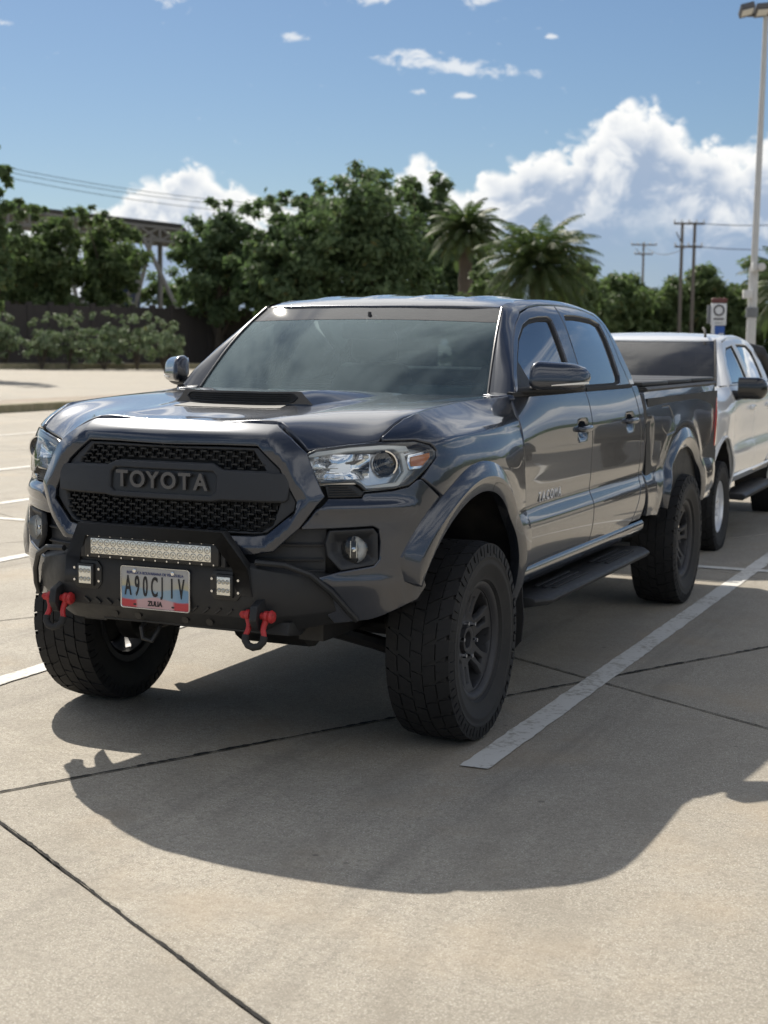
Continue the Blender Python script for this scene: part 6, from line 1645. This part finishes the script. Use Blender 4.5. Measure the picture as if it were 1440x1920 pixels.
# blue sedan at the right border, mostly hidden
def sedan(loc, rz, label, colour):
    t = thing('parked_car', label, 'car', loc, rz); mt = mat('car_paint', colour, .35, .3, 1.0)
    prof = [(-2.2, .42), (-2.2, .68), (-2.0, .80), (-1.0, .90), (1.5, .92), (2.15, .88), (2.2, .60), (2.15, .30), (-2.1, .28)]
    m = MB(); m.loft([[(x, y*k, z) for y, z in prof] for x, k in ((-.86, .97), (-.90, 1), (0, 1.02), (.90, 1), (.86, .97))]); m.build('body', mt, t, bevel=.05, seg=3)
    gh = [(-.95, .88), (-.30, 1.36), (.75, 1.40), (1.55, .92)]
    m = MB(); m.loft([[(x, y, z if z < 1 else z-(abs(x)-.62)*.5) for y, z in gh] for x in (-.74, -.62, .62, .74)]); m.build('greenhouse', M_['side_glass'], t, smooth=30)
    m = MB(); m.loft([[(x, y, z) for y, z in ((-.30, 1.365), (.2, 1.41), (.75, 1.405), (.75, 1.39), (-.30, 1.35))] for x in (-.66, -.3, .3, .66)]); m.build('roof', mt, t, smooth=40)
    for sx in (-1, 1):
        for y in (-1.35, 1.35):
            m = MB(); m.lathe([(-.1, .20), (-.1, .30), (-.07, .32), (.07, .32), (.1, .30), (.1, .20), (.06, .19), (.05, .001)], 24, 'X', (sx*.80, y, .32)); m.build('wheel', M_['tyre_rubber'], t)
        m = MB(); m.box((sx*.62, -2.16, .68), (.34, .10, .12)); m.build('headlight', M_['lens_clear'], t, bevel=.03)
        m = MB(); m.box((sx*.98, -.72, .95), (.18, .12, .12)); m.build('door_mirror', mt, t, bevel=.03)
    return t
sedan(at(1462, 27), R(-35), 'dark blue sedan barely showing at the right border behind the white pickup', (.012, .03, .085))
suv = sedan((2.75, 13.2, 0), 0, 'black parked car just past the right border, mirrored in the grey pickup doors', (.012, .012, .014)); suv.scale = (1.0, 1.02, 1.22)  # added out of view to put a dark reflection in the doors

# far tree belt around the rest of the lot (added unseen, so the paint has something to reflect)
def belt():
    rnd = random.Random(9); V = []; F = []
    for k in range(30000):
        a = rnd.uniform(-7, 318); D = rnd.uniform(100, 122); az = R(a); hgt = 6.0+2.8*math.sin(a*.31)+1.6*math.sin(a*.97+1)
        c = Vector((math.sin(az)*D, math.cos(az)*D, max(.2, hgt*(.75+.25*math.sin(a*2.7)*math.sin(D))*rnd.random()**.75)))
        nrm = Vector((rnd.uniform(-1, 1), rnd.uniform(-1, 1), rnd.uniform(-.5, 1))).normalized(); t = nrm.orthogonal().normalized(); b = nrm.cross(t); L = rnd.uniform(.7, 1.3); i = len(V)
        V += [c-t*L*.5, c+b*L*.3, c+t*L*.5, c-b*L*.3]; F.append((i, i+1, i+2, i+3))
    me = bpy.data.meshes.new('far_wood'); me.from_pydata([tuple(v) for v in V], [], F); o = link('far_wood', me, None, M_['leaf_mid']); o['kind'] = 'stuff'; o['label'] = 'far belt of trees round the rest of the car park'; o['category'] = 'wood'
belt()

def hedge():  # unseen greenery, invented as a dark shape for the door paint to mirror
    t = thing('hedge', 'dark clipped hedge off to the right, mirrored in the grey pickup doors', 'hedge', (17, 12, 0)); rnd = random.Random(5); V = []; F = []
    for k in range(9000):
        y = rnd.uniform(-14, 34); u = rnd.random(); hgt = 1.75+.12*math.sin(y*.9)+.08*math.sin(y*2.3)
        if u < .62: c = Vector((-.6+rnd.uniform(-.10, .10), y, hgt*rnd.random()))
        else: c = Vector((rnd.uniform(-.6, .8), y, hgt+rnd.uniform(-.12, .08)))
        nrm = Vector((rnd.uniform(-1.4, .3), rnd.uniform(-1, 1), rnd.uniform(-.3, 1))).normalized(); a = nrm.orthogonal().normalized(); b = nrm.cross(a); L = rnd.uniform(.14, .30); i = len(V)
        V += [c-a*L*.6, c+b*L*.35, c+a*L*.6, c-b*L*.35]; F.append((i, i+1, i+2, i+3))
    me = bpy.data.meshes.new('foliage'); me.from_pydata([tuple(v) for v in V], [], F); link('foliage', me, t, M_['leaf_dark'])
    m = MB(); m.box((.15, 10, .80), (1.1, 47, 1.5)); m.build('core', M_['bark'], t, smooth=0)
hedge()
